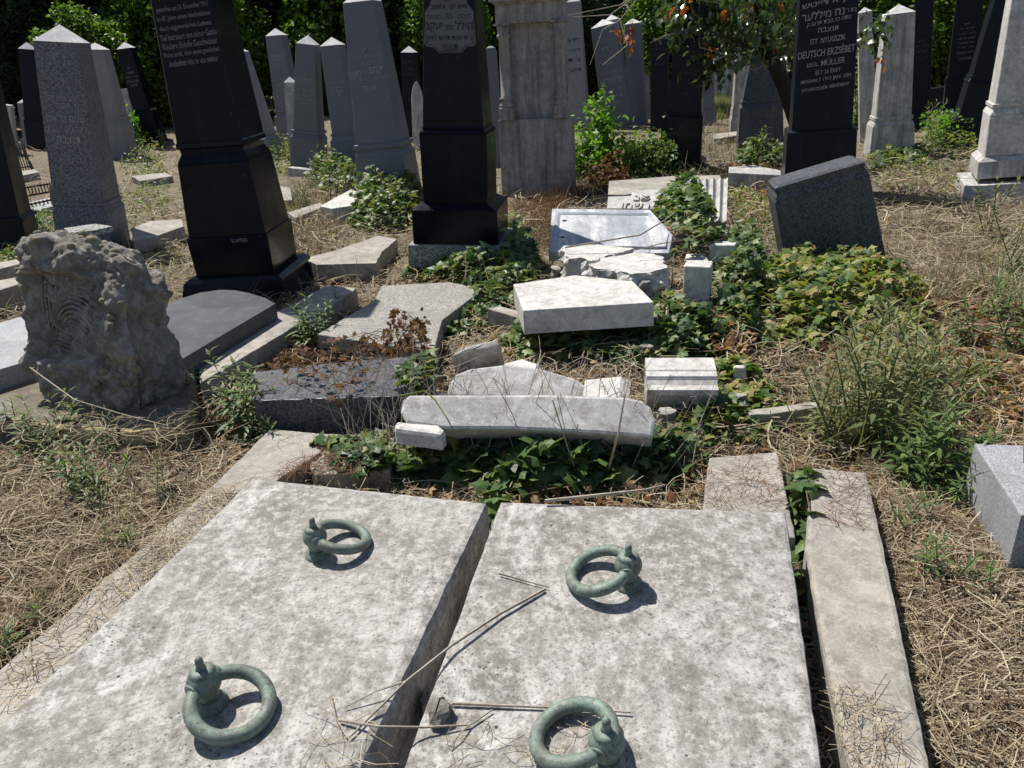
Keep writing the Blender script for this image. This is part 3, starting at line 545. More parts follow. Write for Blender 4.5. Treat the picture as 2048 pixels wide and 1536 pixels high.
slab('granite_block', 'light grey granite block with dark weathered side at the right edge', 'stone block', 'lightgran', [(1949, 886), (2048, 890), (2190, 1000), (2190, 1040), (2043, 1030)], .28, .3, .006, .001)
stone('pillar', 'grey stone upright standing on the granite block, cut by the right edge', 'gravestone', 'lightgran', (2090, 935), (2092, 760), [('body', [(935, 90), (760, 86)])], -.1, .9, z0=.281, sink=0)
slab('flat_stone', 'low flat stone lying in weeds right of the rubble', 'stone slab', 'concrete', [(1492, 820), (1636, 803), (1648, 812), (1540, 828), (1500, 829)], .11, .08, .005, .004)

# --- covers between the obelisks
slab('grave_cover', 'rough speckled granite grave cover before the black pillar', 'grave cover', 'coverg', [(764, 571), (900, 564), (968, 577), (884, 640), (868, 702), (760, 688), (634, 668), (747, 602)], .16, .16, .006, .003)
slab('grave_cover', 'dusty black grave cover with rounded head before the leaning obelisk', 'grave cover', 'blackcover', [(290, 762), (551, 607), (530, 595), (500, 586), (470, 580), (440, 579), (400, 585), (360, 597), (330, 612), (120, 740)], .23, .14, .005, 0)
slab('kerb', 'mossy concrete kerb beside the dusty black cover', 'kerb', 'kerb', [(400, 766), (706, 583), (712, 575), (650, 572), (560, 620), (395, 722)], .13, .15, .006, .006)
slab('granite_slab', 'fallen dark blue granite slab with broken face and dead leaves on top', 'stone slab', 'darkgran', [(500, 745), (640, 728), (856, 709), (866, 722), (806, 792), (505, 801)], .22, .22, .006, .004, rough=.012)
slab('grave_cover', 'pale grey grave cover at the left edge behind the rock', 'grave cover', 'lightgran', [(-120, 720), (-20, 650), (60, 628), (130, 640), (60, 720), (-40, 750)], .26, .18, .006, .002)
slab('kerb', 'brown concrete kerb step at the left edge', 'kerb', 'concrete', [(-80, 575), (60, 549), (60, 560), (-60, 600)], .2, .25, .006, .005)
slab('kerb', 'short concrete block on top of the left kerb step', 'kerb', 'concrete', [(-40, 532), (33, 518), (46, 526), (-30, 545)], .26, .26, .006, .005)
slab('paving_slab', 'pale flat slab lying between the two leaning left stones', 'stone slab', 'concrete', [(262, 456), (300, 442), (363, 438), (368, 452), (312, 472), (266, 482)], .14, .12, .006, .006)
slab('paving_slab', 'broken concrete path slab left of the black pillar', 'paving slab', 'concrete', [(606, 517), (668, 501), (756, 471), (794, 478), (764, 503), (752, 526), (634, 529)], .15, .13, .006, .01)
slab('white_block', 'sunlit white block lying at the ivy left of the black pillar', 'stone block', 'marble', [(640, 412), (664, 417), (704, 411), (720, 386), (702, 378), (674, 393)], .17, .2, .006, .003)
slab('flat_stone', 'low pale kerb stone before the flat-topped obelisk', 'stone slab', 'whitestone', [(1457, 345), (1458, 334), (1510, 330), (1562, 341), (1562, 350)], .22, .2, .006, .003)
slab('flat_stone', 'pale step stone in the sun behind the black pillar with worn inscription', 'stone slab', 'concrete', [(1426, 268), (1478, 262), (1480, 270), (1428, 278)], .12, .12, .006, .003)
for i, (pts, lab) in enumerate((([(262, 352), (330, 345), (345, 352), (280, 362)], 'thin stone edging furthest back in the dry grass left'), ([(560, 372), (582, 376), (584, 400), (562, 402)], 'small weathered kerb stone right of the leaning obelisk'), ([(575, 425), (640, 405), (650, 412), (590, 436)], 'pale broken path edge in dry grass beside the leaning obelisk'))):
    slab('edging_stone', lab, 'stone slab', 'concrete', pts, .1, .12, .005, .008)

# --- the heap of broken marble
slab('marble_slab', 'big five-sided white marble slab jutting out over the ivy', 'marble slab', 'marble', [(1027, 568), (1150, 550), (1266, 562), (1308, 604), (1046, 621)], [.40, .40, .405, .41, .40], .125, .006, .002, step=.02)
tt_px = [(800, 826), (804, 800), (819, 789), (1095, 788), (1249, 793), (1285, 800), (1303, 815), (1311, 842), (1305, 875), (1200, 867), (1020, 858), (890, 858), (812, 846)]
slab('marble_slab', 'long white marble slab with rounded ends lying across the heap', 'marble slab', 'marble', tt_px, [.35-(y-788)/90*.13 for x, y in tt_px], .13, .012, .002, step=.02)
sc_px = [(893, 792), (898, 768), (912, 748), (942, 737), (1010, 729), (1078, 736), (1147, 756), (1172, 772), (1168, 795)]
slab('arched_stone', 'arched white marble headstone piece behind the long slab', 'marble fragment', 'marble', sc_px, [.345-(y-729)/64*.10 for x, y in sc_px], .12, .008, .002, step=.02)
slab('marble_fragment', 'peaked marble chunk showing above the arched piece', 'marble fragment', 'marble', [(1008, 727), (1044, 717), (1078, 729), (1070, 738), (1020, 736)], .31, .1, .006, .004)
slab('marble_fragment', 'square-cut marble chunk at the right of the arched piece', 'marble fragment', 'marble', [(1171, 759), (1242, 752), (1262, 762), (1246, 778), (1180, 783)], [.30, .33, .31, .25, .24], .12, .006, .003)
slab('marble_fragment', 'half-round marble moulding piece resting left on the long slab', 'marble fragment', 'marble', [(788, 848), (796, 841), (876, 848), (890, 858), (882, 868), (790, 856)], .265, .07, .018, .003)
slab('stone_fragment', 'greyish angular stone stuck upright in ivy before the granite cover', 'stone fragment', 'limestone', [(901, 712), (930, 693), (998, 678), (998, 690), (950, 701)], [.35, .37, .40, .38, .36], .25, .006, .003)
slab('stone_fragment', 'small grey stone wedge under the left end of the five-sided slab', 'stone fragment', 'concrete', [(974, 616), (1000, 612), (1040, 622), (1034, 634)], .22, .1, .006, .004)
slab('broken_marble', 'left rough-edged lump of broken white marble behind the five-sided slab', 'marble fragment', 'marble', [(1126, 491), (1200, 489), (1266, 496), (1226, 508), (1187, 522), (1160, 516), (1128, 513)], .40, .19, .008, .004, rough=.05, step=.018, layers=7)
slab('broken_marble', 'right rough-edged lump of broken white marble behind the five-sided slab', 'marble fragment', 'marble', [(1183, 527), (1230, 512), (1277, 503), (1314, 511), (1338, 535), (1300, 546), (1265, 548), (1220, 540), (1192, 538)], .40, .2, .008, .004, rough=.06, step=.018, layers=7)
stone('marble_post', 'upright square white marble post right of the five-sided slab', 'marble post', 'marble', (1390, 617), (1394, 533), [('body', [(617, 53), (533, 54)])], .1, .9, z0=.22)
slab('marble_fragment', 'flat marble piece behind the square post, half under ivy', 'marble fragment', 'marble', [(1372, 508), (1410, 506), (1420, 526), (1368, 526)], .36, .12, .006, .004)
stone('marble_block', 'short marble block topped by ivy at the top right of the heap', 'marble block', 'marble', (1443, 532), (1444, 490), [('body', [(532, 50), (490, 51)])], .1, .7, z0=.3)
nn_px = [(1104, 417), (1300, 419), (1346, 470), (1338, 506), (1097, 503)]
nn = slab('bordered_marble_slab', 'blue-grey marble panel with moulded border and two bolt holes', 'marble slab', 'bluemarble', nn_px, [.44, .44, .36, .30, .30], .07, .006, .001)
def on_nn(x, y, off=0.0):
    P = np.array([at(*nn_px[0], .44), at(*nn_px[1], .44), at(*nn_px[4], .30)]); n = np.cross(P[1]-P[0], P[2]-P[0]); n /= np.linalg.norm(n); n *= np.sign(n[2]); return atp(x, y, P[0], n)+n*off
fr = [(1110, 426), (1302, 428), (1338, 470), (1333, 497), (1104, 496)]; o_ = [on_nn(*p) for p in fr]; cc = np.mean(o_, 0)
mb = MB(); T = [o_, [p+.012*np.array((0, 0, 1)) for p in [q+(cc-q)*.015 for q in o_]], [p+.012*np.array((0, 0, 1)) for p in [q+(cc-q)*.05 for q in o_]], [q+(cc-q)*.09+np.array((0, 0, .002)) for q in o_]]
mb.rings(T, False, False); ob_ = mb.build('moulding', 'bluemarble', nn); ob_.matrix_parent_inverse = Matrix.Translation(nn.location).inverted()
for hx, hy in ((1129, 441), (1125, 474)):
    p = on_nn(hx, hy, .003); h = MB().lathe([(-.004, .017), (.0, .017), (.0005, .014)], 14, p).build('bolt_hole', 'letterblack', nn); h.matrix_parent_inverse = Matrix.Translation(nn.location).inverted()
# relief with raised letters
rl_px = [(1216, 393), (1262, 391), (1266, 381), (1346, 377), (1336, 418), (1214, 417)]
rl = slab('relief_fragment', 'white fragment with large raised Hebrew letters behind the marble panel', 'inscribed fragment', 'marble', rl_px, [.455-(y-377)/40*.115 for x, y in rl_px], .09, .006, .002)
def relief():
    P = [at(1216, 393, .409), at(1346, 377, .455), at(1214, 417, .34)]; X = P[1]-P[0]; n = np.cross(P[2]-P[0], X); n /= np.linalg.norm(n); n *= np.sign(n[2]); X = at(1336, 418, .337)-P[2]; X /= np.linalg.norm(X); Y = np.cross(n, X)
    for s, px, py, w, h in (('פנ', 1284, 397, .13, .075), ('שא שמו', 1286, 413, .36, .095)):
        c = atp(px, py, P[0], n); V, F = _tcache[s]; mb = MB().add([c+X*v[0]*w+Y*v[1]*h+n*(.004+.014*(v[2])) for v in V], F)
        o = mb.build('raised_letters', 'marble', rl); o.matrix_parent_inverse = Matrix.Translation(rl.location).inverted()
relief()
def fluted():
    A, B, C_ = at(1368, 440, .22), at(1453, 440, .22), at(1368, 357, .50); D_ = at(1456, 354, .50); n = np.cross(B-A, C_-A); n /= np.linalg.norm(n); n *= np.sign(n[2]); N = 6; m = N*8
    top = []; 
    for k in (0, 1):
        row = []
        for i in range(m+1):
            f = i/m; ph = (f*N) % 1; d = -.028*math.sin(ph*math.pi) if .0 < ph else 0
            p = (A+(B-A)*f) if k == 0 else (C_+(D_-C_)*f); row.append(p+n*d)
        row += [row[-1]*0+((B if k == 0 else D_)-n*.12), ((A if k == 0 else C_)-n*.12)]; top.append(row)
    o = MB().rings(top).build('fluted_fragment', 'marble'); tag(o, 'fluted white marble column fragment leaning at the back of the heap', 'marble fragment')
fluted()
slab('concrete_slab', 'grey concrete slab behind the lettered fragment, littered with leaves', 'stone slab', 'concrete', [(1218, 362), (1345, 352), (1440, 350), (1445, 362), (1300, 384), (1250, 389), (1216, 389)], .33, .14, .006, .006)
def moulded(px, label):      # stepped marble cornice block lying with its steps towards the viewer
    A, B = at(1293, 760, .24), at(1434, 760, .24); X = (B-A); w = np.linalg.norm(X); X /= w; Yv = np.array((-X[1], X[0], 0))
    pr = [(-.01, -.13), (-.035, -.05), (-.06, -.045), (-.062, -.02), (-.03, -.012), (-.012, .004), (-.004, .02), (.03, .028), (.036, .034), (.15, .045), (.16, .04), (.16, -.13)]
    o = MB().rings([[A+X*f*w+Yv*a+np.array((0, 0, b)) for a, b in pr] for f in (0, .02, .98, 1)]).build('moulded_block', 'marble'); return tag(o, label, 'marble fragment')
moulded(None, 'stepped white marble cornice block at the right of the heap')
stone('stone_fragment', 'small dark stone upright among ivy right of the five-sided slab', 'stone fragment', 'limestone', (1424, 694), (1424, 652), [('body', [(694, 26), (652, 25)])], .2, .6, z0=.1)
stone('stone_fragment', 'pale broken end of stone at the right foot of the heap', 'stone fragment', 'marble', (1478, 770), (1476, 735), [('body', [(770, 26), (735, 22)])], .2, .6, z0=.1)

# --- rough rock monument on a coursed base
def rock():
    pl, pc, pr = at(72, 808, .12), at(272, 838, .12), at(436, 798, .12)
    X = pc-pl; W_ = np.linalg.norm(X); X /= W_; D = np.array((-X[1], X[0], 0)); Dp = 1.32*abs(np.dot(pr-pc, D)); H_ = .80; c = (pl+pc)/2+D*Dp/2; N = 92; V = []; F = []; idx = {}
    def vid(p):
        q = tuple(np.round(p, 5))
        if q not in idx: idx[q] = len(V); V.append(np.array(q))
        return idx[q]
    for ax in range(3):
        for s in (-1, 1):
            for i in range(N):
                for j in range(N):
                    qs = []
                    for di, dj in ((0, 0), (1, 0), (1, 1), (0, 1)):
                        p = np.zeros(3); p[ax] = s; p[(ax+1) % 3] = -1+2*(i+di)/N; p[(ax+2) % 3] = -1+2*(j+dj)/N; qs.append(vid(p))
                    F.append(tuple(qs if s > 0 else qs[::-1]))
    out = []; sd = Vector((3.1, 7.7, 1.3))
    for p in V:
        q = p/(np.sum(np.abs(p)**9)**(1/9)); x, y, z = q
        P = np.array((x*W_/2, y*Dp/2, z*H_/2))
        P[2] -= .16*max(0, z)*max(0, x-.25)+.10*max(0, z)*max(0, -x-.55)+.10*max(0, z)*max(0, y)
        P[0] += .05*max(0, -z-.55)*(1 if x < 0 else 0)-.05*max(0, z-.5)*max(0, x)+.03*max(0, -z)*max(0, x)
        P[1] += .13*(z+.7)/2*(1-y)/2+.03*max(0, z-.2)
        u_, w_ = (x+.12)/.66, (z-.16)/.52
        pm = float(np.clip((1-max(abs(u_), abs(w_)))*9+.25*noise.noise(Vector(P*9)), 0, 1)) if y < -.8 else 0
        n = np.array((x, y, z))**3; n /= np.linalg.norm(n)+1e-9; v3 = Vector(P)+sd
        d = .050*noise.fractal(v3*3.6, 1.0, 2.0, 3)+.030*noise.fractal(v3*11, .8, 2.1, 4)
        l0, l1 = noise.voronoi(v3*7.5)[0][:2]; d += .045*(.42-l0)
        l0 = noise.voronoi(v3*20)[0][0]; d += .014*(.4-l0)
        d = d*(1-.93*pm)-.040*pm+.026*(1-pm)*(y < -.8)
        if pm > .02: d += pm*.016*noise.fractal(v3*18, .9, 2, 5)
        out.append(P+n*d)
    o = [c+X*p[0]+D*p[1]+np.array((0, 0, p[2]+H_/2-.02)) for p in out]
    root = empty('rock_monument', c, 'rough rock-like concrete monument with carved branch panel and moss lumps', 'monument')
    link('rock', pymesh('rock', [p-c for p in o], F), 'rock', root, True)
    def pp(u, w):                                                    # point on the recessed front panel
        x, z = u*.66-.12, w*.52+.16; yy = -Dp/2+.13*(z+.7)/2+.03*max(0, z-.2)+.040; return X*(x*W_/2)+D*yy+np.array((0, 0, z*H_/2+H_/2-.02))
    def curve(pts, r, n=26):
        pts = np.array(pts, float); t_ = np.linspace(0, 1, len(pts)); f = np.linspace(0, 1, n); co = [np.polyfit(t_, pts[:, k], min(3, len(pts)-1)) for k in (0, 1)]
        P = [pp(np.polyval(co[0], q)+.02*noise.noise(Vector((q*5, pts[0][0]*7, 2))), np.polyval(co[1], q)+.03*noise.noise(Vector((q*6, pts[0][1]*7, 5)))) for q in f]
        MB().tube([P[0]]+P[1:], r, 7, r*.55).build('carved_branch', 'rock', root, True)
    for k in range(5): curve([(-.72+.10*k, .78-.05*k), (-.78+.11*k, .3), (-.74+.10*k, -.35-.08*k)], .0085)
    for k in range(6): curve([(-.5+.10*k, -.32+.02*k), (-.2+.06*k, .22-.085*k), (.3, .30-.12*k), (.78-.04*k, -.05-.10*k)], .0095)
    for k in range(4): curve([(-.62+.05*k, -.42-.10*k), (-.1, -.50-.11*k), (.35, -.72-.07*k), (.72-.1*k, -.95+.03*k)], .0085)
    for k in range(3): curve([(-.25+.1*k, .85-.04*k), (.1+.1*k, .62-.10*k), (.55+.08*k, .55-.16*k)], .008)
    rr = random.Random(4); cand = [i for i, p in enumerate(V) if p[1] < -.8 and max(abs(p[0]+.12)/.72, abs(p[2]-.16)/.58) > 1 and p[2] > -.6]+[i for i, p in enumerate(V) if p[2] > .9 and p[1] < .2][::3]
    for i in rr.sample(cand, 46):
        r0 = rr.uniform(.008, .024); m = MB(); ctr = o[i]-c; rings = []
        for kx in range(1, 7):
            th = math.pi*kx/7; rings.append([ctr+r0*np.array((math.sin(th)*math.cos(q)*1.2, math.sin(th)*math.sin(q)*.8, math.cos(th)))*(1+.3*noise.noise(Vector((q*2, th*3, i)))) for q in np.arange(9)*2*math.pi/9])
        m.rings(rings).build('moss_lump', 'moss', root, True)
    FOOT.append(np.array([(c+X*sx*W_/2+D*dy)[:2] for sx, dy in ((-1, -Dp/2), (1, -Dp/2), (1, Dp/2), (-1, Dp/2))]))
    # base: two courses of ochre stone on a bow-fronted plan
    px = [(-10, 885), (60, 902), (130, 914), (200, 921), (270, 924), (330, 920), (372, 906), (392, 884), (402, 862)]
    G = np.array([at(x, y, 0) for x, y in px]); cb = G.mean(0); rootb = empty('bowed_base', cb, 'low bow-fronted base of ochre stone courses under the rock monument', 'stone base')
    seg = np.concatenate([[0], np.cumsum(np.linalg.norm(np.diff(G, axis=0), axis=1))]); seg /= seg[-1]
    def plan(f, ins): p = np.array([np.interp(f, seg, G[:, k]) for k in range(3)])-cb; return p*(1-ins)+D*ins*.3
    rs = random.Random(2); z = -.03
    for cnt, h, ins in ((4, .105, 0), (5, .075, .02)):
        cuts = sorted([0, 1]+[i/cnt+rs.uniform(-.06, .06) for i in range(1, cnt)])
        for s0, s1 in zip(cuts[:-1], cuts[1:]):
            T = [plan(s0+.004+(s1-s0-.008)*f, ins) for f in np.linspace(0, 1, 9)]; T += [p*.72+D*.02 for p in T[::-1]]
            T = np.array(T)+np.array((0, 0, z+h)); prism(T, h-.008, .010, .014, rs.random()*9, (0, 0, 1), 4).build('stone_block', 'ochre', rootb)
        z += h
    T = np.array([plan(f, .06) for f in np.linspace(0, 1, 14)]+[p-cb for p in (at(402, 790, 0), at(0, 790, 0))])+np.array((0, 0, z+.005)); prism(T, .16, .02, .02, 3, (0, 0, 1), 4).build('bed', 'earthbed', rootb)
    FOOT.append(np.array([(p+cb)[:2] for p in T]))
rock()
slab('slate_piece', 'dark flaky stone lying on top behind the rock monument', 'stone fragment', 'footgran', [(128, 456), (190, 447), (226, 452), (190, 460), (138, 466)], .80, .03, .004, .006, foot=False)
slab('stone_fragment', 'grey boulder at the left edge beside the rock base', 'stone fragment', 'rock', [(-30, 800), (10, 790), (30, 800), (28, 830), (-20, 850)], .16, .18, .02, .01, rough=.02)
# iron fences
def fence(label, pxs, h, pitch, z=0.0):
    P = [atg(*p) for p in pxs]; r = empty('iron_fence', P[0], label, 'fence'); Lp = [p-P[0] for p in P]
    for zz in (.12*h, .9*h): MB().tube([p+np.array((0, 0, zz)) for p in Lp], .012, 6).build('rail', 'rust', r)
    me = None
    for a, b in zip(Lp[:-1], Lp[1:]):
        n = max(1, int(np.linalg.norm(b-a)/pitch))
        for i in range(n):
            q = a+(b-a)*i/n
            if me is None: me = pymesh('bar', *(lambda m: (m.V, m.F))(MB().tube([(0, 0, 0), (0, 0, h*.95)], .008, 6).tube([(0, 0, h*.95), (0, 0, h*1.08)], .013, 6, .001))); me.materials.append(M['rust'])
            o = bpy.data.objects.new('bar', me); COL.objects.link(o); o.parent = r; o.location = q
    return r
fence('rusty iron grave fence on a stone kerb at the left edge', [(-10, 352), (62, 338), (52, 318)], .42, .06)
slab('kerb', 'stone kerb under the rusty grave fence', 'kerb', 'limestone', [(-20, 352), (70, 338), (78, 344), (-10, 362)], .1, .12, .006, .004)
fence('low iron railing round a slab behind the left black pillar', [(8, 402), (105, 385), (108, 420), (20, 440)], .14, .05)
slab('grave_cover', 'pale slab inside the low iron railing', 'grave cover', 'lightgran', [(24, 412), (100, 395), (106, 412), (30, 432)], .1, .1, .006, .002)
spk = atg(655, 408); r = empty('iron_spikes', spk, 'bent rusty iron spikes of a broken railing by the ivy', 'railing')
for i, (x0, y0, x1, y1) in enumerate(((652, 408, 660, 345), (662, 404, 658, 350), (672, 400, 676, 348), (684, 398, 692, 350), (690, 394, 712, 306))):
    p = atg(x0, y0)-spk; q = atp(x1, y1, spk, np.array((0, 1.0, 0)))-spk; MB().tube([p, p*.45+q*.55+np.array((.01, 0, 0)), q], .008, 6, .003).build('spike', 'rust', r)

# ------------------------------------------------------------------ vegetation helpers
def unit(v): return v/(np.linalg.norm(v, axis=-1, keepdims=True)+1e-9)
def frames(nrm, fwd=None):
    """rotation matrices with z along nrm and y along a random (or given) direction"""
    nrm = unit(nrm); f = RNG.normal(size=nrm.shape) if fwd is None else fwd
    x = unit(np.cross(f, nrm)); y = np.cross(nrm, x); return np.stack([x, y, nrm], -1)
def scatter(name, tmpls, P, Rm, S, mat, parent=None, smooth=False):
    """joins many copies of a few leaf shapes (all with the same topology) into one mesh"""
    P = np.asarray(P, float); N = len(P); tv = np.stack([t[0] for t in tmpls]); tf = np.array(tmpls[0][1]); k = RNG.integers(0, len(tmpls), N)
    S = np.asarray(S, float); S = np.repeat(S[:, None], 3, 1) if S.ndim == 1 else S
    L3 = tv[k][..., :3]*S[:, None, :]
    if tv.shape[2] == 4: L3[..., 1] += tv[k][..., 3]*S[:, None, 0]       # sideways bow, in lengths
    V = np.einsum('nij,nkj->nki', Rm, L3)+P[:, None, :]; m = tv.shape[1]
    F = (tf[None]+(np.arange(N)*m)[:, None, None]).reshape(-1, tf.shape[1])
    return link(name, npmesh(name, V.reshape(-1, 3), F), mat, parent, smooth)
def T_straw(bend, kink):
    x = np.linspace(-.5, .5, 5); V = []
    for i, a in enumerate(x):
        z = bend*(.25-a*a); c = kink*(a*a-.25)+kink*.5*(i > 2)*a
        V += [(a, -.5, z, c), (a, .5, z, c)]
    V = np.array(V); return V, [(2*i, 2*i+1, 2*i+3, 2*i+2) for i in range(4)]
def T_ivy(droop):
    h = [(0, .02), (.2, -.16), (.46, -.03), (.34, .25), (.58, .46), (.26, .58), (0, 1.0)]
    o = h+[(-x, y) for x, y in h[-2:0:-1]]; V = [(0, .34, .04)]+[(x, y, -droop*((x*1.2)**2+max(0, y-.4)**2)) for x, y in o]
    n = len(o); return np.array(V), [(0, 1+i, 1+(i+1) % n) for i in range(n)]
def T_leaf(w, fold, curl):
    V = np.array([(0, 0, 0), (w*.8, .3, fold), (w, .6, fold-curl*.3), (0, 1, -curl), (-w, .6, fold-curl*.3), (-w*.8, .3, fold), (0, .45, 0)]); return V, [(0, 1, 6), (1, 2, 6), (2, 3, 6), (3, 4, 6), (4, 5, 6), (5, 0, 6)]
def T_quad(w, fold): return np.array([(0, 0, 0), (w, .5, fold), (0, 1, 0), (-w, .5, fold)]), [(0, 1, 2), (0, 2, 3)]
def T_blade(lean, n=5):
    V = []
    for i in range(n):
        f = i/(n-1); w = .5*(1-f**1.6)+.03; V += [(-w, lean*f*f, f*(1-.25*abs(lean)*f)), (w, lean*f*f, f*(1-.25*abs(lean)*f))]
    return np.array(V), [(2*i, 2*i+1, 2*i+3, 2*i+2) for i in range(n-1)]
STRAW = [T_straw(b, k) for b, k in ((.05, .2), (.3, .6), (-.15, 1.0), (.45, -.5), (.15, -1.1), (.1, 0))]
IVY = [T_ivy(d) for d in (.15, .4, .7)]; LEAF = [T_leaf(w, f, c) for w, f, c in ((.3, .08, .1), (.24, .12, .25), (.34, .05, .3))]
LANCE = [T_leaf(w, f, c) for w, f, c in ((.09, .02, .1), (.08, .03, .3), (.11, .02, .5))]
QUAD = [T_quad(.28, .1), T_quad(.35, .2), T_quad(.22, .05)]; BLADE = [T_blade(l) for l in (.1, .35, .7, 1.0)]
FOOT = [f for f in FOOT if len(f) > 2]
def inside(P):
    bad = np.zeros(len(P), bool)
    for poly in FOOT:
        lo, hi = poly.min(0), poly.max(0); c = (P[:, 0] > lo[0]) & (P[:, 0] < hi[0]) & (P[:, 1] > lo[1]) & (P[:, 1] < hi[1])
        if not c.any(): continue
        q = P[c]; r = np.zeros(len(q), bool); n = len(poly)
        for i in range(n):
            a, b = poly[i], poly[(i+1) % n]; k = ((a[1] > q[:, 1]) != (b[1] > q[:, 1])); r ^= k & (q[:, 0] < (b[0]-a[0])*(q[:, 1]-a[1])/(b[1]-a[1]+1e-12)+a[0])
        bad[np.where(c)[0][r]] = True
    return bad
def wedge(n, r0, r1, half=46, az0=0):
    r = np.exp(RNG.uniform(math.log(r0), math.log(r1), n)); a = np.radians(RNG.uniform(az0-half, az0+half, n)); P = np.stack([r*np.sin(a), r*np.cos(a)], -1); return P[~inside(P)]
def inpoly(px, n, z=None, keep_out=True):
    W_ = np.array([(at(x, y, z) if z is not None else atg(x, y))[:2] for x, y in px]); c = W_.mean(0); m = len(W_)
    A = np.array([abs(np.cross(W_[i]-c, W_[(i+1) % m]-c)) for i in range(m)]); k = RNG.choice(m, n, p=A/A.sum()); u = np.sqrt(RNG.random(n))[:, None]; v = RNG.random(n)[:, None]
    P = c*(1-u)+u*(W_[k]*(1-v)+W_[(k+1) % m]*v); e = 1-u[:, 0]
    if keep_out: g = ~inside(P); return P[g], e[g]
    return P, e
def lift(P, dz=0.0): return np.column_stack([P, gz(P[:, 0], P[:, 1])+dz])

# ------------------------------------------------------------------ straw, litter, low cover (nobody could count these)
def straw(name, P, lo, hi, wd, zmax, mat='straw', up=.25, lab=None):
    f = .5+.5*np.sin(P[:, 0]*5.1+1.3*np.sin(P[:, 1]*3.7))*np.sin(P[:, 1]*4.3+1.1*np.sin(P[:, 0]*4.1)); P = P[RNG.random(len(P)) < .35+.9*f]
    n = len(P); nr = np.column_stack([RNG.normal(0, up, (n, 2)), np.ones(n)]); Rm = frames(nr); L_ = RNG.uniform(lo, hi, n)*RNG.uniform(.5, 1, n)
    o = scatter(name, STRAW, lift(P, RNG.random(n)**2*zmax+.004), Rm, np.column_stack([L_, RNG.uniform(.7, 1.4, n)*wd, L_]), mat); tag(o, kind='stuff'); return o
o = straw('straw', wedge(42000, .9, 3.6), .06, .30, .0028, .06)
straw('straw', wedge(26000, 3.0, 8), .10, .36, .005, .08); straw('straw', wedge(16000, 7, 26), .15, .5, .011, .12)
P, _ = inpoly([(-300, 920), (380, 920), (470, 980), (300, 1130), (0, 1330), (-500, 1400)], 24000); straw('straw', P, .07, .30, .0026, .07)
P, _ = inpoly([(1740, 960), (1950, 920), (2060, 1150), (2400, 1500), (1900, 1600), (1860, 1536)], 23000); straw('straw', P, .07, .34, .0026, .07)
P, _ = inpoly([(1780, 400), (2100, 420), (2150, 640), (1850, 620)], 5000); straw('straw', P, .15, .45, .004, .12)
def upright(name, P, lo, hi, wd, mat, spread=.35):
    n = len(P); nr = np.column_stack([RNG.normal(0, spread, (n, 2)), np.ones(n)]); H_ = RNG.uniform(lo, hi, n); Rm = frames(nr)
    o = scatter(name, BLADE, lift(P, -.01), Rm, np.column_stack([np.full(n, wd)*RNG.uniform(.7, 1.3, n), H_, H_]), mat); tag(o, kind='stuff'); return o
upright('dry_grass', wedge(9000, 4.5, 24), .06, .28, .008, 'straw', .6)
upright('green_grass', wedge(5000, 1.8, 10), .03, .12, .005, 'weed', .7)
P, _ = inpoly([(1380, 190), (1500, 200), (1470, 235), (1430, 240), (1400, 222)], 3500); upright('sunny_grass', P, .1, .35, .02, 'greyweed', .3)
P, _ = inpoly([(1800, 150), (1930, 140), (1900, 175), (1810, 180)], 2500); upright('sunny_grass', P, .15, .5, .03, 'ivyyellow', .3)
P, _ = inpoly([(1260, 330), (1480, 225), (1560, 230), (1570, 330), (1460, 390)], 1800); upright('dry_grass', P, .1, .35, .007, 'straw', .5)
P, _ = inpoly([(1010, 420), (1110, 400), (1260, 380), (1240, 350), (1100, 395), (1100, 510), (1060, 520)], 2600); upright('brown_stalks', P, .08, .3, .004, 'redleaf', .5)
P, _ = inpoly([(560, 400), (640, 360), (690, 470), (600, 520), (560, 480)], 2200); upright('dry_grass', P, .08, .25, .006, 'straw', .6)
def litter(name, P, size, mat, zmax=.03, tm=IVY, tilt=.5):
    n = len(P); nr = np.column_stack([RNG.normal(0, tilt, (n, 2)), np.ones(n)]); S_ = RNG.uniform(*size, n)
    o = scatter(name, tm, lift(P, RNG.random(n)*zmax+.01), frames(nr), np.column_stack([S_, S_, S_*RNG.uniform(.8, 2, n)]), mat); tag(o, kind='stuff'); return o
litter('dead_leaves', wedge(4500, 2.2, 12), (.02, .055), 'deadleaf')
for px_, n_ in (([(-300, 920), (380, 920), (470, 980), (300, 1130), (0, 1330), (-500, 1400)], 7000), ([(1740, 960), (1950, 920), (2060, 1150), (2400, 1500), (1900, 1600), (1860, 1536)], 6000), ([(1640, 700), (1900, 500), (2100, 560), (2100, 900), (1800, 920)], 5000), ([(420, 780), (640, 660), (760, 600), (800, 640), (560, 760)], 1500)):
    P, _ = inpoly(px_, n_); straw('brown_straw', P, .05, .24, .0024, .075, 'redleaf', .4)
litter('dead_leaves', wedge(3500, 1.6, 6), (.015, .045), 'deadleaf', .05, tilt=.8)
for px, n, mat in (([(1620, 690), (1900, 560), (2080, 640), (2080, 900), (1850, 900), (1700, 900)], 1800, 'deadleaf'), ([(1400, 660), (1500, 640), (1500, 740), (1430, 720)], 300, 'deadleaf'),
                   ([(560, 660), (640, 690), (860, 690), (900, 720), (860, 730), (600, 745), (480, 760)], 750, 'redleaf'), ([(1450, 335), (1560, 330), (1580, 400), (1470, 400)], 500, 'deadleaf')):
    P, _ = inpoly(px, n, keep_out=False); litter('dead_leaves', P, (.025, .06), mat, .06, tilt=.9)
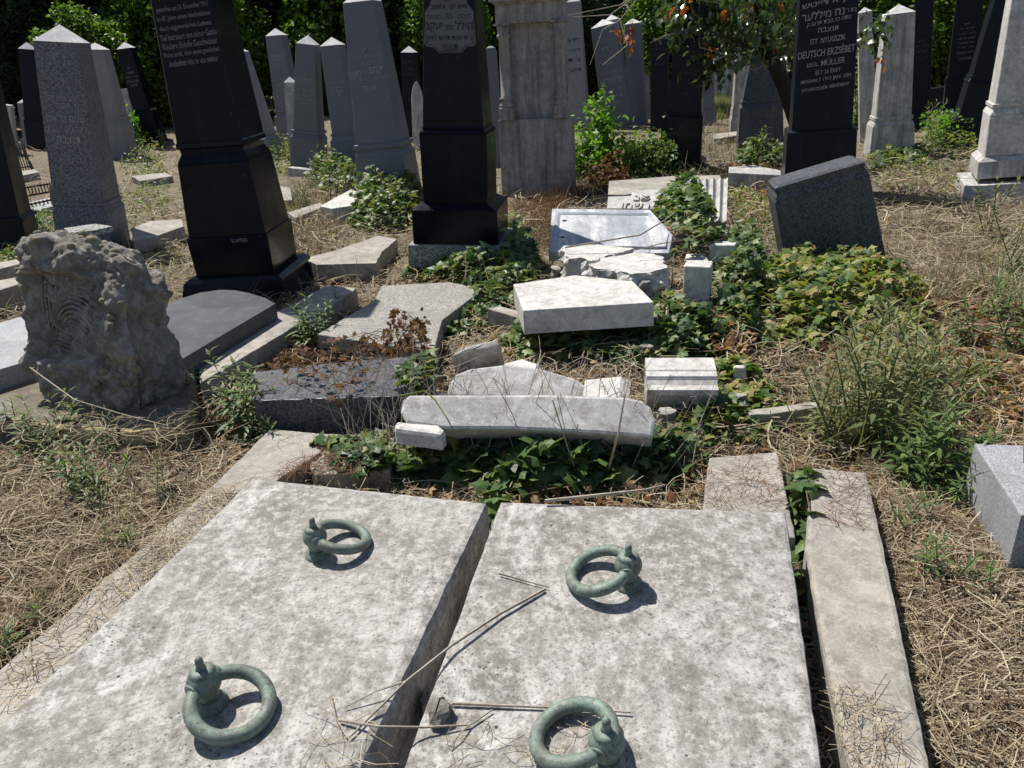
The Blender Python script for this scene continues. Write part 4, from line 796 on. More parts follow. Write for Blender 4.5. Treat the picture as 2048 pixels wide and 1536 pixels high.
def lowcover(px, n, size, mat, h, tm=QUAD, name='ground_cover'):
    P, e = inpoly(px, n); m = len(P); nr = np.column_stack([RNG.normal(0, .55, (m, 2)), np.ones(m)]); S_ = RNG.uniform(*size, m)
    tag(scatter(name, tm, lift(P, RNG.random(m)*h*np.minimum(1, e*2.5)+.01), frames(nr), S_, mat), kind='stuff')
lowcover([(0, 520), (100, 470), (120, 520), (40, 560), (0, 560)], 900, (.03, .06), 'ivyyellow', .15)
lowcover([(230, 300), (330, 270), (330, 350), (260, 370)], 900, (.04, .08), 'ivyyellow', .3); lowcover([(270, 330), (335, 335), (340, 430), (270, 430)], 500, (.03, .06), 'weed', .08)
lowcover([(530, 290), (590, 280), (590, 350), (540, 350)], 900, (.04, .08), 'ivyyellow', .3); lowcover([(40, 450), (110, 430), (110, 500), (50, 500)], 700, (.03, .06), 'weed', .2)
lowcover([(1640, 690), (1960, 720), (2040, 800), (2000, 880), (1880, 860), (1700, 820)], 1500, (.02, .045), 'ivyyellow', .06); lowcover([(1840, 270), (1960, 260), (1960, 330), (1850, 320)], 1200, (.04, .08), 'ivyyellow', .25)
lowcover([(1700, 330), (1930, 330), (1900, 420), (1790, 420)], 900, (.03, .06), 'greyweed', .12); lowcover([(1380, 370), (1460, 360), (1540, 400), (1560, 500), (1480, 460)], 900, (.03, .06), 'ivyyellow', .1)
lowcover([(150, 400), (330, 380), (340, 450), (270, 470)], 500, (.03, .06), 'ivyyellow', .1); lowcover([(1270, 350), (1420, 330), (1440, 350), (1300, 365)], 500, (.04, .07), 'ivyyellow', .06)

# ------------------------------------------------------------------ ivy
ivy_mesh = []
for i, tmp in enumerate(IVY):
    me = pymesh('leaf', tmp[0], [tuple(f) for f in tmp[1]]); me.materials.append(M['ivyone']); ivy_mesh.append(me)
def ivy(label, px, n, size, h, mat='ivy', singles=0, z=None, keep=True, lean=(-.12, .05)):
    P, e = inpoly(px, n, z, keep); m = len(P); lvl = np.sqrt(np.minimum(1, e*2.2)); t_ = RNG.random(m)**.6
    base = lift(P) if z is None else np.column_stack([P, np.full(m, z)+.0]); hn = np.array([.35+1.1*(.5+.9*noise.noise(Vector((p[0]*4.5, p[1]*4.5, n*.1)))) for p in P]); base[:, 2] += .012+h*lvl*t_*np.clip(hn, .15, 1.5)
    nr = np.column_stack([RNG.normal(lean[0], .5, m), RNG.normal(lean[1], .5, m), np.ones(m)*.9]); Rm = frames(nr); S_ = RNG.uniform(*size, m)
    root = empty('ivy', (base.mean(0)*np.array((1, 1, 0))), label, 'ivy'); off = np.array(root.location)
    top = np.argsort(-(t_+.3*(base[:, 1] < np.median(base[:, 1])))); one, rest = top[:singles], top[singles:]
    for i in one:
        o = bpy.data.objects.new('leaf', ivy_mesh[i % 3]); COL.objects.link(o); o.parent = root
        Mx = Matrix([list(Rm[i][r]*S_[i])+[float(base[i][r]-off[r])] for r in range(3)]+[[0, 0, 0, 1]]); o.matrix_local = Mx
    tag(scatter('leaves', IVY, base[rest]-off, Rm[rest], S_[rest], mat, root), kind='stuff')
    mb = MB()
    for _ in range(14):
        i, j = RNG.integers(0, m, 2); a, b = base[i]-off, base[j]-off; mb.tube([a, (a+b)/2+np.array((RNG.normal(0, .04), RNG.normal(0, .04), .02)), b], .0025, 4)
    tag(mb.build('vines', 'brownstem', root), kind='stuff')
    return root
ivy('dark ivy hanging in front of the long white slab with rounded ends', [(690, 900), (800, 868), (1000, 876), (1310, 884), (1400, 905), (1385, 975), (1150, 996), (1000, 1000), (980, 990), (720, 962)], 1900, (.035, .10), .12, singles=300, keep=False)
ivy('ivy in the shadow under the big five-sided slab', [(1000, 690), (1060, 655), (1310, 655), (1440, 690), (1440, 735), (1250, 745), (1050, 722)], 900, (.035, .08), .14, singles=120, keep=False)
ivy('ivy spreading between the black pillar foundation and the five-sided slab', [(800, 562), (840, 530), (1010, 500), (1120, 560), (1030, 590), (1020, 650), (900, 690), (885, 650), (965, 585)], 1700, (.035, .075), .16, singles=60)
ivy('ivy climbing the foundation corner of the black pillar', [(960, 540), (985, 500), (1040, 480), (1080, 530), (1060, 556), (990, 560)], 500, (.04, .08), .32, lean=(0, -.5))
ivy('sunlit ivy over the upper right part of the marble heap', [(1428, 650), (1428, 545), (1475, 475), (1512, 470), (1530, 560), (1500, 690), (1440, 700)], 1500, (.035, .075), .22, singles=60)
ivy('ivy between the five-sided slab and the square white post', [(1310, 615), (1355, 610), (1420, 640), (1440, 695), (1330, 690)], 500, (.035, .075), .10, singles=40, keep=False)
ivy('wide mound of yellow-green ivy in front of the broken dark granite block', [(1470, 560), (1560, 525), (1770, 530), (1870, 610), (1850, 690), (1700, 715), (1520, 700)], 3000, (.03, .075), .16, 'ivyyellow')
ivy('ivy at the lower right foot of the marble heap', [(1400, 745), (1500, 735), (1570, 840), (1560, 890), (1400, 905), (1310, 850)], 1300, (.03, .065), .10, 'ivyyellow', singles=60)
ivy('ivy clump on top of the fluted marble fragment', [(1310, 400), (1345, 375), (1385, 368), (1430, 430), (1400, 470), (1320, 450)], 600, (.04, .085), .14, z=.36, keep=False)
ivy('ivy mound at the foot of the tall plain grey obelisk', [(700, 420), (720, 385), (840, 375), (840, 450), (760, 475), (705, 455)], 1500, (.04, .085), .30, keep=False)
ivy('ivy bush before the clustered grey obelisks', [(610, 360), (660, 335), (720, 345), (722, 385), (640, 392)], 900, (.045, .085), .32, keep=False)
ivy('ivy growing in the slot between the right tomb slab and the broad kerb', [(1562, 965), (1605, 950), (1628, 1030), (1622, 1320), (1600, 1290), (1580, 1060)], 110, (.05, .10), .12, singles=60, keep=False)
ivy('dark ivy tuft beside the light grey granite block', [(1890, 975), (1955, 935), (1995, 1030), (1940, 1075)], 420, (.035, .07), .16)
ivy('ivy at the foot of the stained white marble obelisk', [(1735, 315), (1850, 305), (1860, 335), (1745, 345)], 700, (.04, .08), .14)
ivy('ivy and ferns at the foot of the flat-topped obelisk', [(1470, 318), (1560, 305), (1568, 335), (1480, 338)], 700, (.05, .09), .22)
ivy('ivy sprig on the end of the fallen dark blue granite slab', [(795, 765), (850, 722), (880, 740), (850, 785)], 90, (.04, .09), .08, z=.26, keep=False, singles=20)
ivy('few ivy leaves between the heads of the two tomb slabs', [(970, 1000), (1005, 996), (1000, 1030), (975, 1070)], 40, (.04, .08), .10, z=.12, singles=20, keep=False)
ivy('ivy trail over the paving behind the left tomb slab', [(620, 890), (760, 880), (790, 935), (700, 950)], 170, (.03, .07), .05, z=.09, singles=30, keep=False)
ivy('ivy draped on the small marble blocks at the heap top', [(1330, 520), (1420, 480), (1470, 480), (1440, 490), (1370, 505)], 130, (.03, .06), .08, z=.40, keep=False)

# ------------------------------------------------------------------ weeds, grasses, shrubs
def weed_parts(seed, h, n, leaf, mat):
    r = np.random.default_rng(seed); mb = MB(); P = []; Nn = []; Fd = []; S_ = []
    for s in range(int(r.integers(2, 4))):
        tip = np.array((r.normal(0, .25*h), r.normal(0, .2*h), h*r.uniform(.7, 1))); b = np.array((r.normal(0, .02), r.normal(0, .02), 0)); mid = (b+tip)/2+np.array((r.normal(0, .02), r.normal(0, .02), 0)); mb.tube([b, mid, tip], .0022, 5, .001)
        for i in range(n):
            f = .12+.88*i/n; p = b*(1-f)**2+2*mid*f*(1-f)+tip*f*f; a = i*2.4+r.uniform(-.3, .3); el = .25+.9*f**2; d = np.array((math.cos(a)*math.cos(el), math.sin(a)*math.cos(el), math.sin(el)))
            P.append(p); Fd.append(d); Nn.append(np.cross(np.cross(d, (0, 0, 1.0)), d)); S_.append(leaf*(1.1-.6*f)*r.uniform(.8, 1.2))
    P, Nn, Fd, S_ = map(np.array, (P, Nn, Fd, S_)); Rm = frames(Nn, Fd)
    tv = LANCE[seed % 3]; V = np.einsum('nij,nkj->nki', Rm, tv[0][None]*S_[:, None, None])+P[:, None]; F = (np.array(tv[1])[None]+(np.arange(len(P))*7)[:, None, None]).reshape(-1, 3)
    st_ = pymesh('stems', mb.V, mb.F); st_.materials.append(M['weed']); lf = npmesh('leaves', V.reshape(-1, 3), F); lf.materials.append(M[mat]); return st_, lf
WEEDS = [weed_parts(s, h, n, l, m) for s, h, n, l, m in ((1, .17, 20, .055, 'weed'), (2, .22, 26, .06, 'weed'), (3, .13, 16, .05, 'weed'), (4, .26, 26, .055, 'greyweed'))]
def weed(px, py, k, s, label, group, z=None):
    p = atg(px, py) if z is None else at(px, py, z); r = empty('weed', p, label, 'weed', group); r.rotation_euler = (0, 0, random.uniform(0, 6)); r.scale = (s,)*3
    for nm, me in zip(('stems', 'leaves'), WEEDS[k]): tag(link(nm, me, None, r), kind='stuff')
for lab, grp, lst in (
    ('leafy green weed with narrow leaves in the dry grass below the rock monument', 'weeds below the rock monument', [(70, 915, 1, 1), (110, 955, 0, 1), (180, 990, 1, .9), (215, 930, 0, 1), (30, 890, 0, 1.0), (160, 900, 1, 1), (235, 1000, 2, 1.2), (330, 1010, 3, .7), (30, 960, 2, 1), (245, 1110, 2, .8), (190, 1040, 0, .8)]),
    ('small green weed at the left edge in straw beside the kerb', 'small weeds by the left kerb', [(55, 1290, 2, .8), (10, 1310, 2, .7), (85, 1260, 2, .6)]),
    ('leafy weed growing before the broken face of the dark blue granite slab', 'weeds before the dark granite slab', [(480, 870, 1, 1.1), (510, 875, 1, 1.2), (545, 870, 0, 1.1), (590, 855, 0, 1.1), (470, 830, 1, 1.2), (525, 890, 2, 1)]),
    ('feathery green weed beside the speckled granite cover', 'weeds beside the granite cover', [(618, 700, 1, 1.2), (632, 706, 1, 1.0), (605, 695, 0, 1.0), (683, 640, 0, .9), (600, 655, 3, .8)]),
    ('green weed in dry grass between the broad kerb and the granite block', 'weeds right of the broad kerb', [(1800, 990, 1, 1.1), (1830, 970, 1, 1.2), (1860, 985, 1, 1.3), (1885, 960, 0, 1.3), (1800, 1080, 2, 1), (1850, 1180, 0, .9), (1880, 1180, 2, 1), (1850, 1010, 0, 1), (1905, 1040, 1, .8)]),
    ('grey-green weed in the straw at the right edge', 'weeds at the right edge', [(1985, 480, 3, 1.6), (2030, 560, 3, 1.7), (1990, 650, 1, 1), (1930, 700, 1, 1), (2030, 720, 1, 1.2), (1960, 770, 2, 1), (2010, 640, 3, 1)])):
    for px, py, k, s in lst: weed(px, py, k, s*1.45, lab, grp)
for px, py, s in ((1650, 880, 2.0), (1690, 900, 2.2), (1730, 905, 2.3), (1770, 900, 2.6), (1810, 890, 2.4), (1700, 840, 2.2), (1760, 830, 2.5), (1800, 800, 2.2), (1720, 770, 2.0), (1870, 830, 1.8)):
    weed(px, py, 3, s, 'tall narrow-leaved grey-green weed in the thicket behind the broad kerb', 'tall weeds behind the broad kerb')
for px, py, k, s in ((630, 360, 1, 1.8), (610, 420, 1, 1.6), (330, 300, 1, 2), (1520, 320, 1, 2.2), (1850, 300, 3, 2.4), (1870, 270, 3, 2.6), (300, 330, 1, 2)):
    weed(px, py, k, s, 'green weed standing in the grass between the far gravestones', 'weeds between the far gravestones')
def tuft(px, py, n, h, wd, mat, label, spread=.45, rad=.04, group=None):
    p = atg(px, py); nr = np.column_stack([RNG.normal(0, spread, (n, 2)), np.ones(n)]); H_ = RNG.uniform(.4, 1, n)*h
    b = np.column_stack([RNG.normal(0, rad, (n, 2)), np.full(n, -.01)]); r = empty('grass_tuft', p, label, 'grass tuft', group)
    tag(scatter('blades', BLADE, b, frames(nr), np.column_stack([np.full(n, wd), H_, H_]), mat, r), kind='stuff'); return r
tuft(215, 1050, 26, .26, .007, 'weed', 'loose tuft of broad green grass blades in straw left of the slabs', .5)
tuft(240, 1075, 16, .2, .007, 'ivyyellow', 'yellow-green grass tuft nearest the left kerb', .6)
tuft(1700, 905, 90, .55, .005, 'greyweed', 'tall grey-green grass clump left of the tall weeds behind the broad kerb', .28, .10)
tuft(1790, 890, 130, .66, .005, 'greyweed', 'tallest bleached grass clump behind the broad kerb', .28, .12)
tuft(1770, 800, 110, .55, .005, 'greyweed', 'grey-green grass clump behind the tallest one, before the ivy mound', .35, .15)
tuft(1640, 780, 60, .3, .003, 'straw', 'dry brown stalks in the hollow right of the marble heap', .35, .10)
tuft(1870, 610, 60, .4, .005, 'greyweed', 'green grass spray at the right end of the ivy mound', .4, .1)
tuft(1900, 590, 120, .45, .004, 'straw', 'bent straw-coloured grass clump below the white monument', .8, .12)
tuft(1960, 540, 160, .5, .004, 'straw', 'drooping hay clump at the right edge', .9, .2)
tuft(1985, 600, 40, .5, .006, 'weed', 'upright green stalk clump at the right edge', .15, .06)
tuft(960, 655, 40, .22, .0035, 'straw', 'pale dry stalks at the left of the five-sided slab', .6, .05)
tuft(1450, 880, 50, .25, .004, 'straw', 'dry grass at the right end of the long slab', .6, .1)
tuft(420, 860, 120, .25, .003, 'redleaf', 'brown matted roots at the right of the rock base', .6, .10)
for i, (px, py) in enumerate(((1762, 716), (1915, 740))):
    tp = atg(px, py+90); hd = atp(px, py, tp-np.array((0, .08, 0)), np.array((0, 1.0, 0)))-tp; r = empty('seed_head', tp, ('round fluffy seed head above the tall bleached grass', 'second fluffy seed head, further right over dry leaves')[i], 'seed head', 'fluffy seed heads')
    MB().tube([(0, 0, 0), hd*.5+np.array((.01, 0, 0)), hd], .0015, 5).build('stalk', 'twig', r); mb = MB()
    for _ in range(220): d = unit(RNG.normal(size=3)); mb.tube([hd, hd+d*.028*RNG.uniform(.7, 1)], .0005, 3)
    tag(mb.build('fluff', 'seedhead', r), kind='stuff')
# red-brown dead creeper on the granite slab
for lab, px, n in (('rusty dead creeper tangled over the dark blue granite slab', [(520, 745), (640, 728), (760, 722), (740, 770), (690, 860), (640, 800)], 80), ('rust-brown dead plant growing up before the granite cover', [(640, 715), (760, 700), (800, 655), (850, 660), (862, 715), (780, 725)], 230)):
    P, e = inpoly(px, n, .2, False); c = P.mean(0); m = len(P); r = empty('dead_creeper', (c[0], c[1], .2), lab, 'dead creeper'); q = np.column_stack([P-c, RNG.random(m)**2*.10*(1 if n > 150 else .25)+(.02 if n > 150 else .078)])
    tag(scatter('dead_leaves', IVY, q, frames(RNG.normal(0, .6, (m, 3))+np.array((0, 0, .5))), RNG.uniform(.015, .045, m), 'redleaf', r), kind='stuff'); mb = MB()
    for _ in range(26): i, j = RNG.integers(0, m, 2); mb.tube([q[i], (q[i]+q[j])/2+np.array((0, 0, .03)), q[j]], .0017, 4)
    tag(mb.build('stems', 'brownstem', r), kind='stuff')
# dry stems over the long slab and the ivy in front of it
mb = MB(); P, e = inpoly([(690, 890), (1320, 880), (1420, 930), (1390, 985), (720, 960)], 170, keep_out=False)
for p in P:
    b = np.array((p[0], p[1], .05)); d = np.array((RNG.normal(0, .12), RNG.normal(.10, .08), RNG.uniform(.12, .42))); m1 = b+d*.5+RNG.normal(0, .03, 3); t2 = b+d; mb.tube([b, m1, t2, t2+np.array((RNG.normal(0, .05), .03, RNG.uniform(-.06, .04)))], RNG.uniform(.0012, .003), 4, .0008)
tag(mb.build('dry_stems', 'twig'), kind='stuff')
def twig(label, pts, rad, mat='twig', group=None, side=()):
    P = [np.array(p, float) for p in pts]; c = P[0].copy(); mb = MB().tube([p-c for p in P], rad, 6, rad*.55)
    for a, b, k in side: mb.tube([np.array(a)-c, (np.array(a)+np.array(b))/2-c+np.array((0, 0, .008)), np.array(b)-c], rad*k, 5, rad*.3)
    o = tag(mb.build('twig', mat), label, 'twig', group); o.location = c; return o
def sl(x, y, dz=.008): return LS(x, y)+np.array((0, 0, dz))
def sr(x, y, dz=.008): return RS(x, y)+np.array((0, 0, dz))
twig('long bare twig bridging the gap between the two tomb slabs', [sr(1090, 1183), sr(1000, 1235, .012), sr(905, 1303, .02), sl(815, 1375, .02), sl(740, 1440), sl(700, 1480)], .0045, 'twig', side=[(sl(815, 1375, .02), sl(690, 1420), .6)])
twig('thin twig lying at the left ring of the right slab', [sr(998, 1152), sr(1045, 1165), sr(1098, 1180)], .0022, 'brownstem')
twig('straight twig pointing at the near ring of the right slab', [sr(905, 1412), sr(1000, 1416), sr(1100, 1420), sr(1262, 1430)], .004, 'twig')
twig('forked pale twig across the gap at the bottom edge', [sl(680, 1446), sl(760, 1467, .02), sr(850, 1468, .02), sr(940, 1455), sr(985, 1425)], .0035, 'twig', side=[(sl(760, 1467, .02), sl(735, 1450), .8), (sr(940, 1455), sr(900, 1500), .7)])
twig('thin pale stalk lying on the left slab near the bottom', [sl(662, 1395), sl(672, 1440), sl(695, 1480)], .003, 'twig')
twig('thick dark stick lying in straw right of the broad kerb', [at(1915, 1150, .03), at(1925, 1250, .03), at(1918, 1360, .02)], .011, 'brownstem')
twig('curved dry tendril over the rock base', [at(60, 735, .35), at(150, 800, .33), at(250, 830, .28), at(330, 850, .25), at(420, 900, .05)], .003, 'twig', side=[(at(190, 815, .32), at(150, 870, .12), .8)])
twig('yellow-green vine shoot on the long white slab', [at(800, 792, .41), at(850, 782, .42), at(870, 800, .40), at(893, 835, .36), at(910, 865, .30)], .004, 'ivyyellow')
twig('grey branch lying in front of the ivy at the head of the right slab', [at(1090, 1002, .30), at(1200, 990, .31), at(1290, 980, .30), at(1330, 970, .28)], .006, 'twig')
twig('pale upright dead stalk at the right end of the long slab', [at(1215, 945, .08), at(1236, 870, .33), at(1250, 790, .46), at(1262, 740, .52)], .005, 'twig')
twig('long bent stalk leaning over the arched marble piece', [at(1150, 940, .1), at(1105, 800, .42), at(1075, 740, .46), at(1082, 700, .5)], .003, 'twig')
twig('woody runner across the broken marble', [at(1130, 495, .44), at(1280, 470, .5), at(1330, 440, .54), at(1350, 425, .55)], .006, 'twig', side=[(at(1270, 500, .46), at(1380, 478, .5), .8)])
o = slab('pebble', 'rough dark pebble at the left edge of the right slab near the bottom', 'pebble', 'pebble', [(858, 1408), (868, 1388), (888, 1384), (902, 1402), (900, 1420), (878, 1436), (860, 1432)], .262, .05, .014, .004, rough=.02, step=.008, layers=4, foot=False)
slab('pebble', 'rounded stone wedged in the gap between the slabs', 'pebble', 'pebble', [(835, 1385), (850, 1366), (866, 1370), (862, 1400), (842, 1412)], .15, .06, .02, .003, step=.008, layers=4, foot=False)
for i, (cx, cy, z) in enumerate(((945, 765, .22), (1290, 690, .22), (1268, 815, .24), (1342, 640, .26), (1330, 820, .16), (1455, 560, .26), (1400, 800, .15), (1110, 535, .26), (1352, 590, .3), (885, 790, .2), (1480, 790, .14), (1290, 560, .36))):
    k = 6+5*random.random(); ps = [(cx+k*1.5*math.cos(q)*random.uniform(.7, 1.2), cy+k*.6*math.sin(q)*random.uniform(.7, 1.2)) for q in np.arange(6)*math.pi/3]
    slab('marble_chip', 'small broken pale marble chip lying among the fallen slabs and ivy', 'marble chip', 'limestone' if i % 3 else 'marble', ps, z, .1, .004, .008, rough=.03, step=.012, layers=4, foot=False, group='marble chips in the heap')
# straw lying on the slabs and kerbs
def onslab(px, n, f, lo, hi, wd, mat='straw', zmax=.02):
    P, e = inpoly(px, n, .2, False); q = np.array([f(*proj((p[0], p[1], .2))) for p in P]); q[:, 2] += RNG.random(len(q))*zmax+.003; nr = np.column_stack([RNG.normal(0, .12, (len(q), 2)), np.ones(len(q))]); L_ = RNG.uniform(lo, hi, len(q))
    tag(scatter('straw', STRAW, q, frames(nr), np.column_stack([L_, np.full(len(q), wd), L_*.6]), mat), kind='stuff')
onslab([(900, 1480), (1000, 1440), (1100, 1500), (1080, 1600), (850, 1600)], 32, RS, .03, .12, .0016); onslab([(1095, 1440), (1170, 1410), (1200, 1450), (1150, 1530), (1100, 1500)], 22, RS, .02, .08, .0016)
onslab([(600, 1490), (700, 1430), (790, 1450), (740, 1560), (600, 1580)], 16, LS, .05, .18, .0016)
k16 = lambda x, y: at(x, y, .162)
onslab([(1630, 950), (1700, 940), (1750, 1010), (1720, 1060), (1640, 1060)], 90, k16, .03, .15, .0017, 'redleaf'); onslab([(1660, 1380), (1760, 1380), (1800, 1440), (1830, 1600), (1700, 1600)], 130, k16, .02, .12, .0018)
onslab([(1410, 930), (1550, 915), (1580, 1010), (1400, 1030)], 110, lambda x, y: at(x, y, .133), .04, .18, .0018, 'redleaf', .04); k10 = lambda x, y: at(x, y, .103)
onslab([(0, 1330), (255, 1120), (420, 975), (500, 960), (250, 1230), (40, 1400)], 260, k10, .03, .2, .0022); onslab([(250, 1130), (440, 980), (520, 985), (330, 1180)], 220, k10, .03, .16, .0024); onslab([(540, 960), (700, 880), (800, 890), (700, 950)], 300, k10, .03, .14, .0024, 'redleaf', .03)
onslab([(20, 850), (120, 830), (280, 850), (400, 810), (395, 860), (340, 900), (150, 900), (30, 885)], 150, lambda x, y: at(x, y, .165), .05, .25, .0024, 'straw', .05);
onslab([(505, 760), (640, 735), (800, 720), (780, 770), (520, 795)], 90, lambda x, y: at(x, y, .275), .03, .2, .0022, 'redleaf', .02)

# ------------------------------------------------------------------ bright bush and the small tree
def bush(label, px, py, w, h, n, mat, leaf=(.05, .10), group=None, tm=QUAD, stems=10):
    p = atg(px, py); r = empty('bush', p, label, 'bush', group); C_ = RNG.normal(0, 1, (26, 3)); C_ = unit(C_)*RNG.uniform(.3, 1, (26, 1)); C_[:, 2] = np.abs(C_[:, 2]); C_ *= np.array((w, w, h))
    k = RNG.integers(0, 26, n); q = C_[k]+RNG.normal(0, 1, (n, 3))*np.array((w, w, h))*.17; q[:, 2] = np.abs(q[:, 2])+.02; m = len(q)
    tag(scatter('leaves', tm, q, frames(RNG.normal(0, .6, (m, 3))+np.array((-.1, .1, .7))), RNG.uniform(*leaf, m), mat, r), kind='stuff')
    mb = MB()
    for i in range(stems): mb.tube([(RNG.normal(0, .05), RNG.normal(0, .05), 0), C_[i]*.5+RNG.normal(0, .03, 3), C_[i]], .009, 5, .003)
    mb.build('stems', 'brownstem', r); return r
bush('bright lime-green bush right of the limestone stele', 1205, 355, .40, .95, 2000, 'bush', (.05, .10), tm=LEAF)
bush('darker low shrub beside the bright bush, before the black pillar block', 1285, 350, .42, .5, 1700, 'weed', (.04, .09), tm=LEAF)
bush('small pale-leaved bush between the far left obelisks', 262, 300, .35, .7, 900, 'bush', (.06, .13))
bush('rust-brown dead shrub at the front of the bright bush', 1215, 385, .25, .4, 500, 'redleaf', (.04, .1)); bush('sunlit bush behind the black block far right', 1868, 190, .9, 1.0, 1500, 'ivyyellow', (.08, .16))
bush('green bush at the foot of the leaning black obelisk far right', 1905, 290, .5, .5, 1200, 'bush', (.05, .1))
bush('ivy-like shrub climbing behind the Hungarian-lettered pillar', 1732, 255, .35, 1.3, 1800, 'weed', (.05, .1)); bush('dark green shrub behind the upright grey obelisks', 1310, 180, .5, 1.8, 1800, 'bush', (.07, .14))
def small_tree():
    b = atg(1612, 335); n = np.array((0, 1.0, 0)); r = empty('small_tree', b, 'small dark-trunked tree with glossy leaves and orange dead leaves, left of lettered pillar', 'tree')
    Q = lambda x, y, d=0: atp(x, y, b+np.array((0, d, 0)), n)-b
    MB().tube([Q(1612, 340), Q(1600, 260), Q(1572, 180), Q(1545, 120), Q(1525, 60), Q(1515, 0), Q(1500, -80)], .12, 10, .05).build('trunk', 'bark', r, True)
    br = [[(1545, 120), (1490, 90), (1440, 70), (1395, 52), (1355, 95)], [(1395, 52), (1330, 72), (1300, 86)], [(1525, 60), (1460, 10), (1400, 0), (1395, 50)], [(1395, 52), (1400, 95), (1440, 105)], [(1515, 0), (1560, 40), (1590, 85), (1575, 110)],
          [(1500, -80), (1400, -60), (1290, -20), (1240, 40), (1205, 60), (1180, 130)], [(1290, -20), (1220, 30), (1145, 34)], [(1400, -60), (1320, -40), (1240, 10), (1110, 36)], [(1525, 60), (1470, 110), (1430, 140), (1395, 165)], [(1515, 0), (1600, -20), (1690, 20), (1760, 40), (1725, 62)], [(1545, 120), (1510, 140), (1470, 130)], [(1240, 40), (1255, 90), (1205, 130)]]
    for i, pts in enumerate(br):
        d = RNG.uniform(-.5, .4); P = [Q(x, y, d*min(1, j*.5)) for j, (x, y) in enumerate(pts)]; MB().tube(P, .018 if i < 3 else .011, 5, .003).build('branch', 'bark' if i in (0, 8) else 'twig', r)
    cl = [(1400, 60), (1430, 40), (1460, 60), (1490, 30), (1500, 80), (1470, 95), (1430, 90), (1540, 60), (1560, 30), (1580, 70), (1520, 110), (1550, 100), (1585, 110), (1450, 10), (1500, -10), (1370, 40), (1395, 110), (1400, 150), (1480, 50), (1440, 120), (1530, 20), (1575, -10), (1360, 10), (1340, 25), (1730, 70), (1745, 55), (1480, 0), (1410, 20), (1420, -20), (1385, 85), (1515, 60), (1560, -40), (1490, -50), (1600, 40), (1545, -20)]
    P = []
    for x, y in cl:
        c = Q(x, y, RNG.uniform(-.5, .5)); P.append(c+RNG.normal(0, 1, (40, 3))*np.array((.12, .18, .095)))
    P = np.concatenate(P); m = len(P); nr = RNG.normal(0, .6, (m, 3))+np.array((0, -.3, .5)); fw = RNG.normal(0, .5, (m, 3))+np.array((0, 0, -1.0))
    tag(scatter('leaves', LEAF, P, frames(nr, fw), RNG.uniform(.08, .15, m), 'treeleaf', r), kind='stuff')
    for x, y in ((1237, 60), (1262, 58), (1263, 83), (1340, 15), (1380, 8), (1420, 102), (1452, 20), (1500, 22), (1560, 10), (1548, 90), (1765, 120)):
        c = Q(x, y, -.3); k = 9; q = c+RNG.normal(0, 1, (k, 3))*np.array((.03, .03, .045)); scatter('dead_leaf_bunch', LEAF, q, frames(RNG.normal(0, 1, (k, 3)), RNG.normal(0, .3, (k, 3))+np.array((0, 0, -1.0))), RNG.uniform(.05, .10, k), 'orangeleaf', r)
small_tree()

# ------------------------------------------------------------------ trees behind
def crown_mesh(name, n, leaf, mat, w, h, seed, low=.05):
    r = np.random.default_rng(seed); m = 70; C_ = unit(r.normal(size=(m, 3)))*(r.uniform(.25, 1, (m, 1))**.6); C_ *= np.array((w, w, h/2)); C_[:, 2] += h*(.5+low)
    k = r.integers(0, m, n); q = C_[k]+unit(r.normal(size=(n, 3)))*(r.random((n, 1))**.5)*np.array((w, w, h*.5))*.27; q[:, 2] = np.maximum(q[:, 2], .05)
    nr = r.normal(0, .6, (n, 3))+np.array((0, 0, .7)); Rm = frames(nr); S_ = r.uniform(*leaf, n); tv = QUAD[seed % 3]
    V = np.einsum('nij,nkj->nki', Rm, tv[0][None]*S_[:, None, None])+q[:, None]; F = (np.array(tv[1])[None]+(np.arange(n)*4)[:, None, None]).reshape(-1, 3)
    me = npmesh(name, V.reshape(-1, 3), F); me.materials.append(M[mat]); return me, C_
CROWNS = [crown_mesh('crown', 26000, (.12, .24), 'crown', 2.3, 6.5, s) for s in (1, 2, 3)]+[crown_mesh('crown', 9000, (.10, .2), 'lightcrown', 1.3, 4.0, 4)]
TRUNKS = []
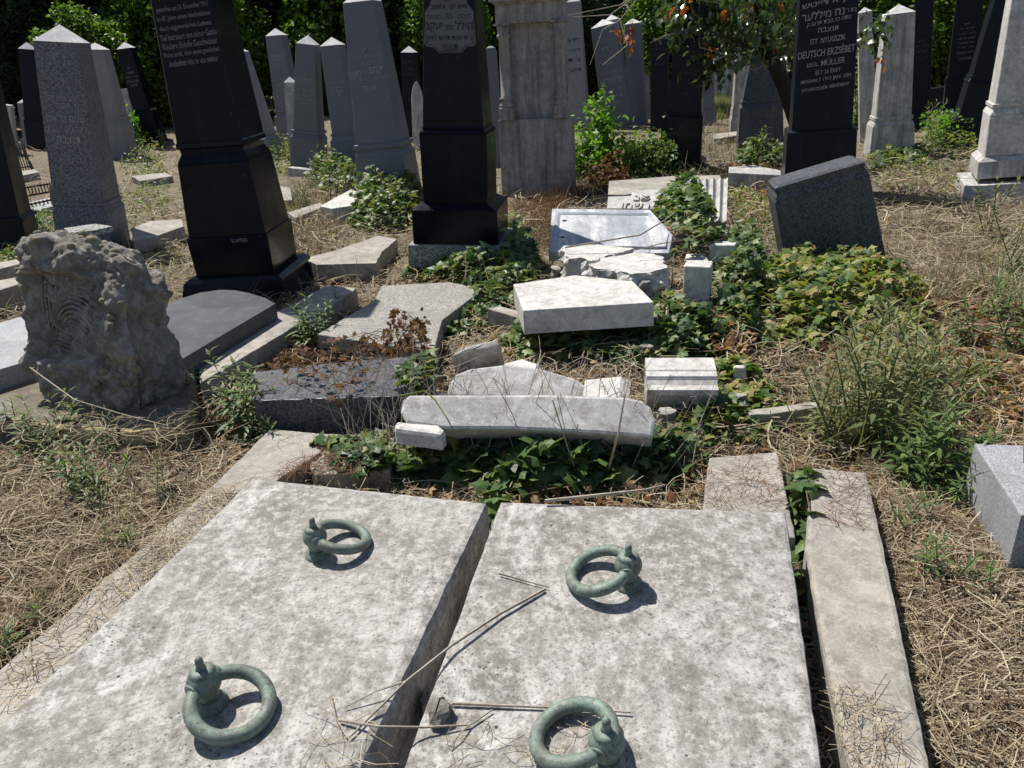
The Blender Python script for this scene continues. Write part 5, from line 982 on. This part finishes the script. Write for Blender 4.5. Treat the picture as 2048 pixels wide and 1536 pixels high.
for me, C_ in CROWNS:
    mb = MB(); H_ = C_[:, 2].max(); mb.tube([(0, 0, -.2), (.05, .02, H_*.3), (-.03, 0, H_*.6), (0, .03, H_*.85)], .16, 8, .03)
    for c in C_[:14]: mb.tube([(0, 0, c[2]*.55), c*.6+np.array((0, 0, c[2]*.3)), c], .035, 5, .01)
    t_ = pymesh('trunk', mb.V, mb.F); t_.materials.append(M['bark']); TRUNKS.append(t_)
def tree(az, d, k, s, label, group='trees closing off the cemetery'):
    a = R(az); r = empty('tree', (d*math.sin(a), d*math.cos(a), 0), label, 'tree', group); r.scale = (s, s, s*random.uniform(.9, 1.1)); r.rotation_euler = (0, 0, random.uniform(0, 6))
    tag(link('crown', CROWNS[k][0], None, r), kind='stuff'); link('trunk', TRUNKS[k], None, r)
for i, az in enumerate(np.linspace(-45, 47, 17)): tree(az+random.uniform(-1.5, 1.5), 29.5+random.uniform(-1, 2), i % 3, random.uniform(1.1, 1.35), 'dense dark tree in the row closing the view')
for i, az in enumerate(np.linspace(-46, 48, 14)): tree(az+random.uniform(-1, 1), 38+random.uniform(-1.5, 2.5), (i+1) % 3, random.uniform(1.4, 1.7), 'tall dark tree standing in the second row behind')
for i, az in enumerate(np.linspace(-44, 46, 24)):
    a = R(az+random.uniform(-1.2, 1.2)); d = random.uniform(26.5, 28.5); r = empty('shrub', (d*math.sin(a), d*math.cos(a), 0), 'dark shrub in the thicket under the row of trees', 'shrub', 'shrubs under the trees'); q = random.uniform(.36, .5); r.scale = (q*1.2, q*1.2, q); r.rotation_euler = (0, 0, random.uniform(0, 6))
    tag(link('foliage', CROWNS[i % 3][0], None, r), kind='stuff'); link('stems', TRUNKS[i % 3], None, r)
for az, d, s, lab in ((-22, 25.5, 1.0, 'light green tree top between the slim black and the leaning black obelisk'), (-11, 26, 1.2, 'light green tree behind the tall plain grey obelisk'), (-3, 25, 1.05, 'light green tree behind the black pillar with plaque'), (20.5, 26, 1.15, 'light green tree behind the small tree'), (25, 25, 1.0, 'light green tree behind the stained white obelisk'), (-26.0, 24.5, .82, 'young bright green tree behind the slim black obelisk'), (-17, 25.5, .9, 'light green tree behind the big leaning black obelisk'), (12, 20, .8, 'light green tree behind the upright grey obelisks'), (29, 23, .8, 'light green tree between the dark obelisks far right')): tree(az, d, 3, s, lab)
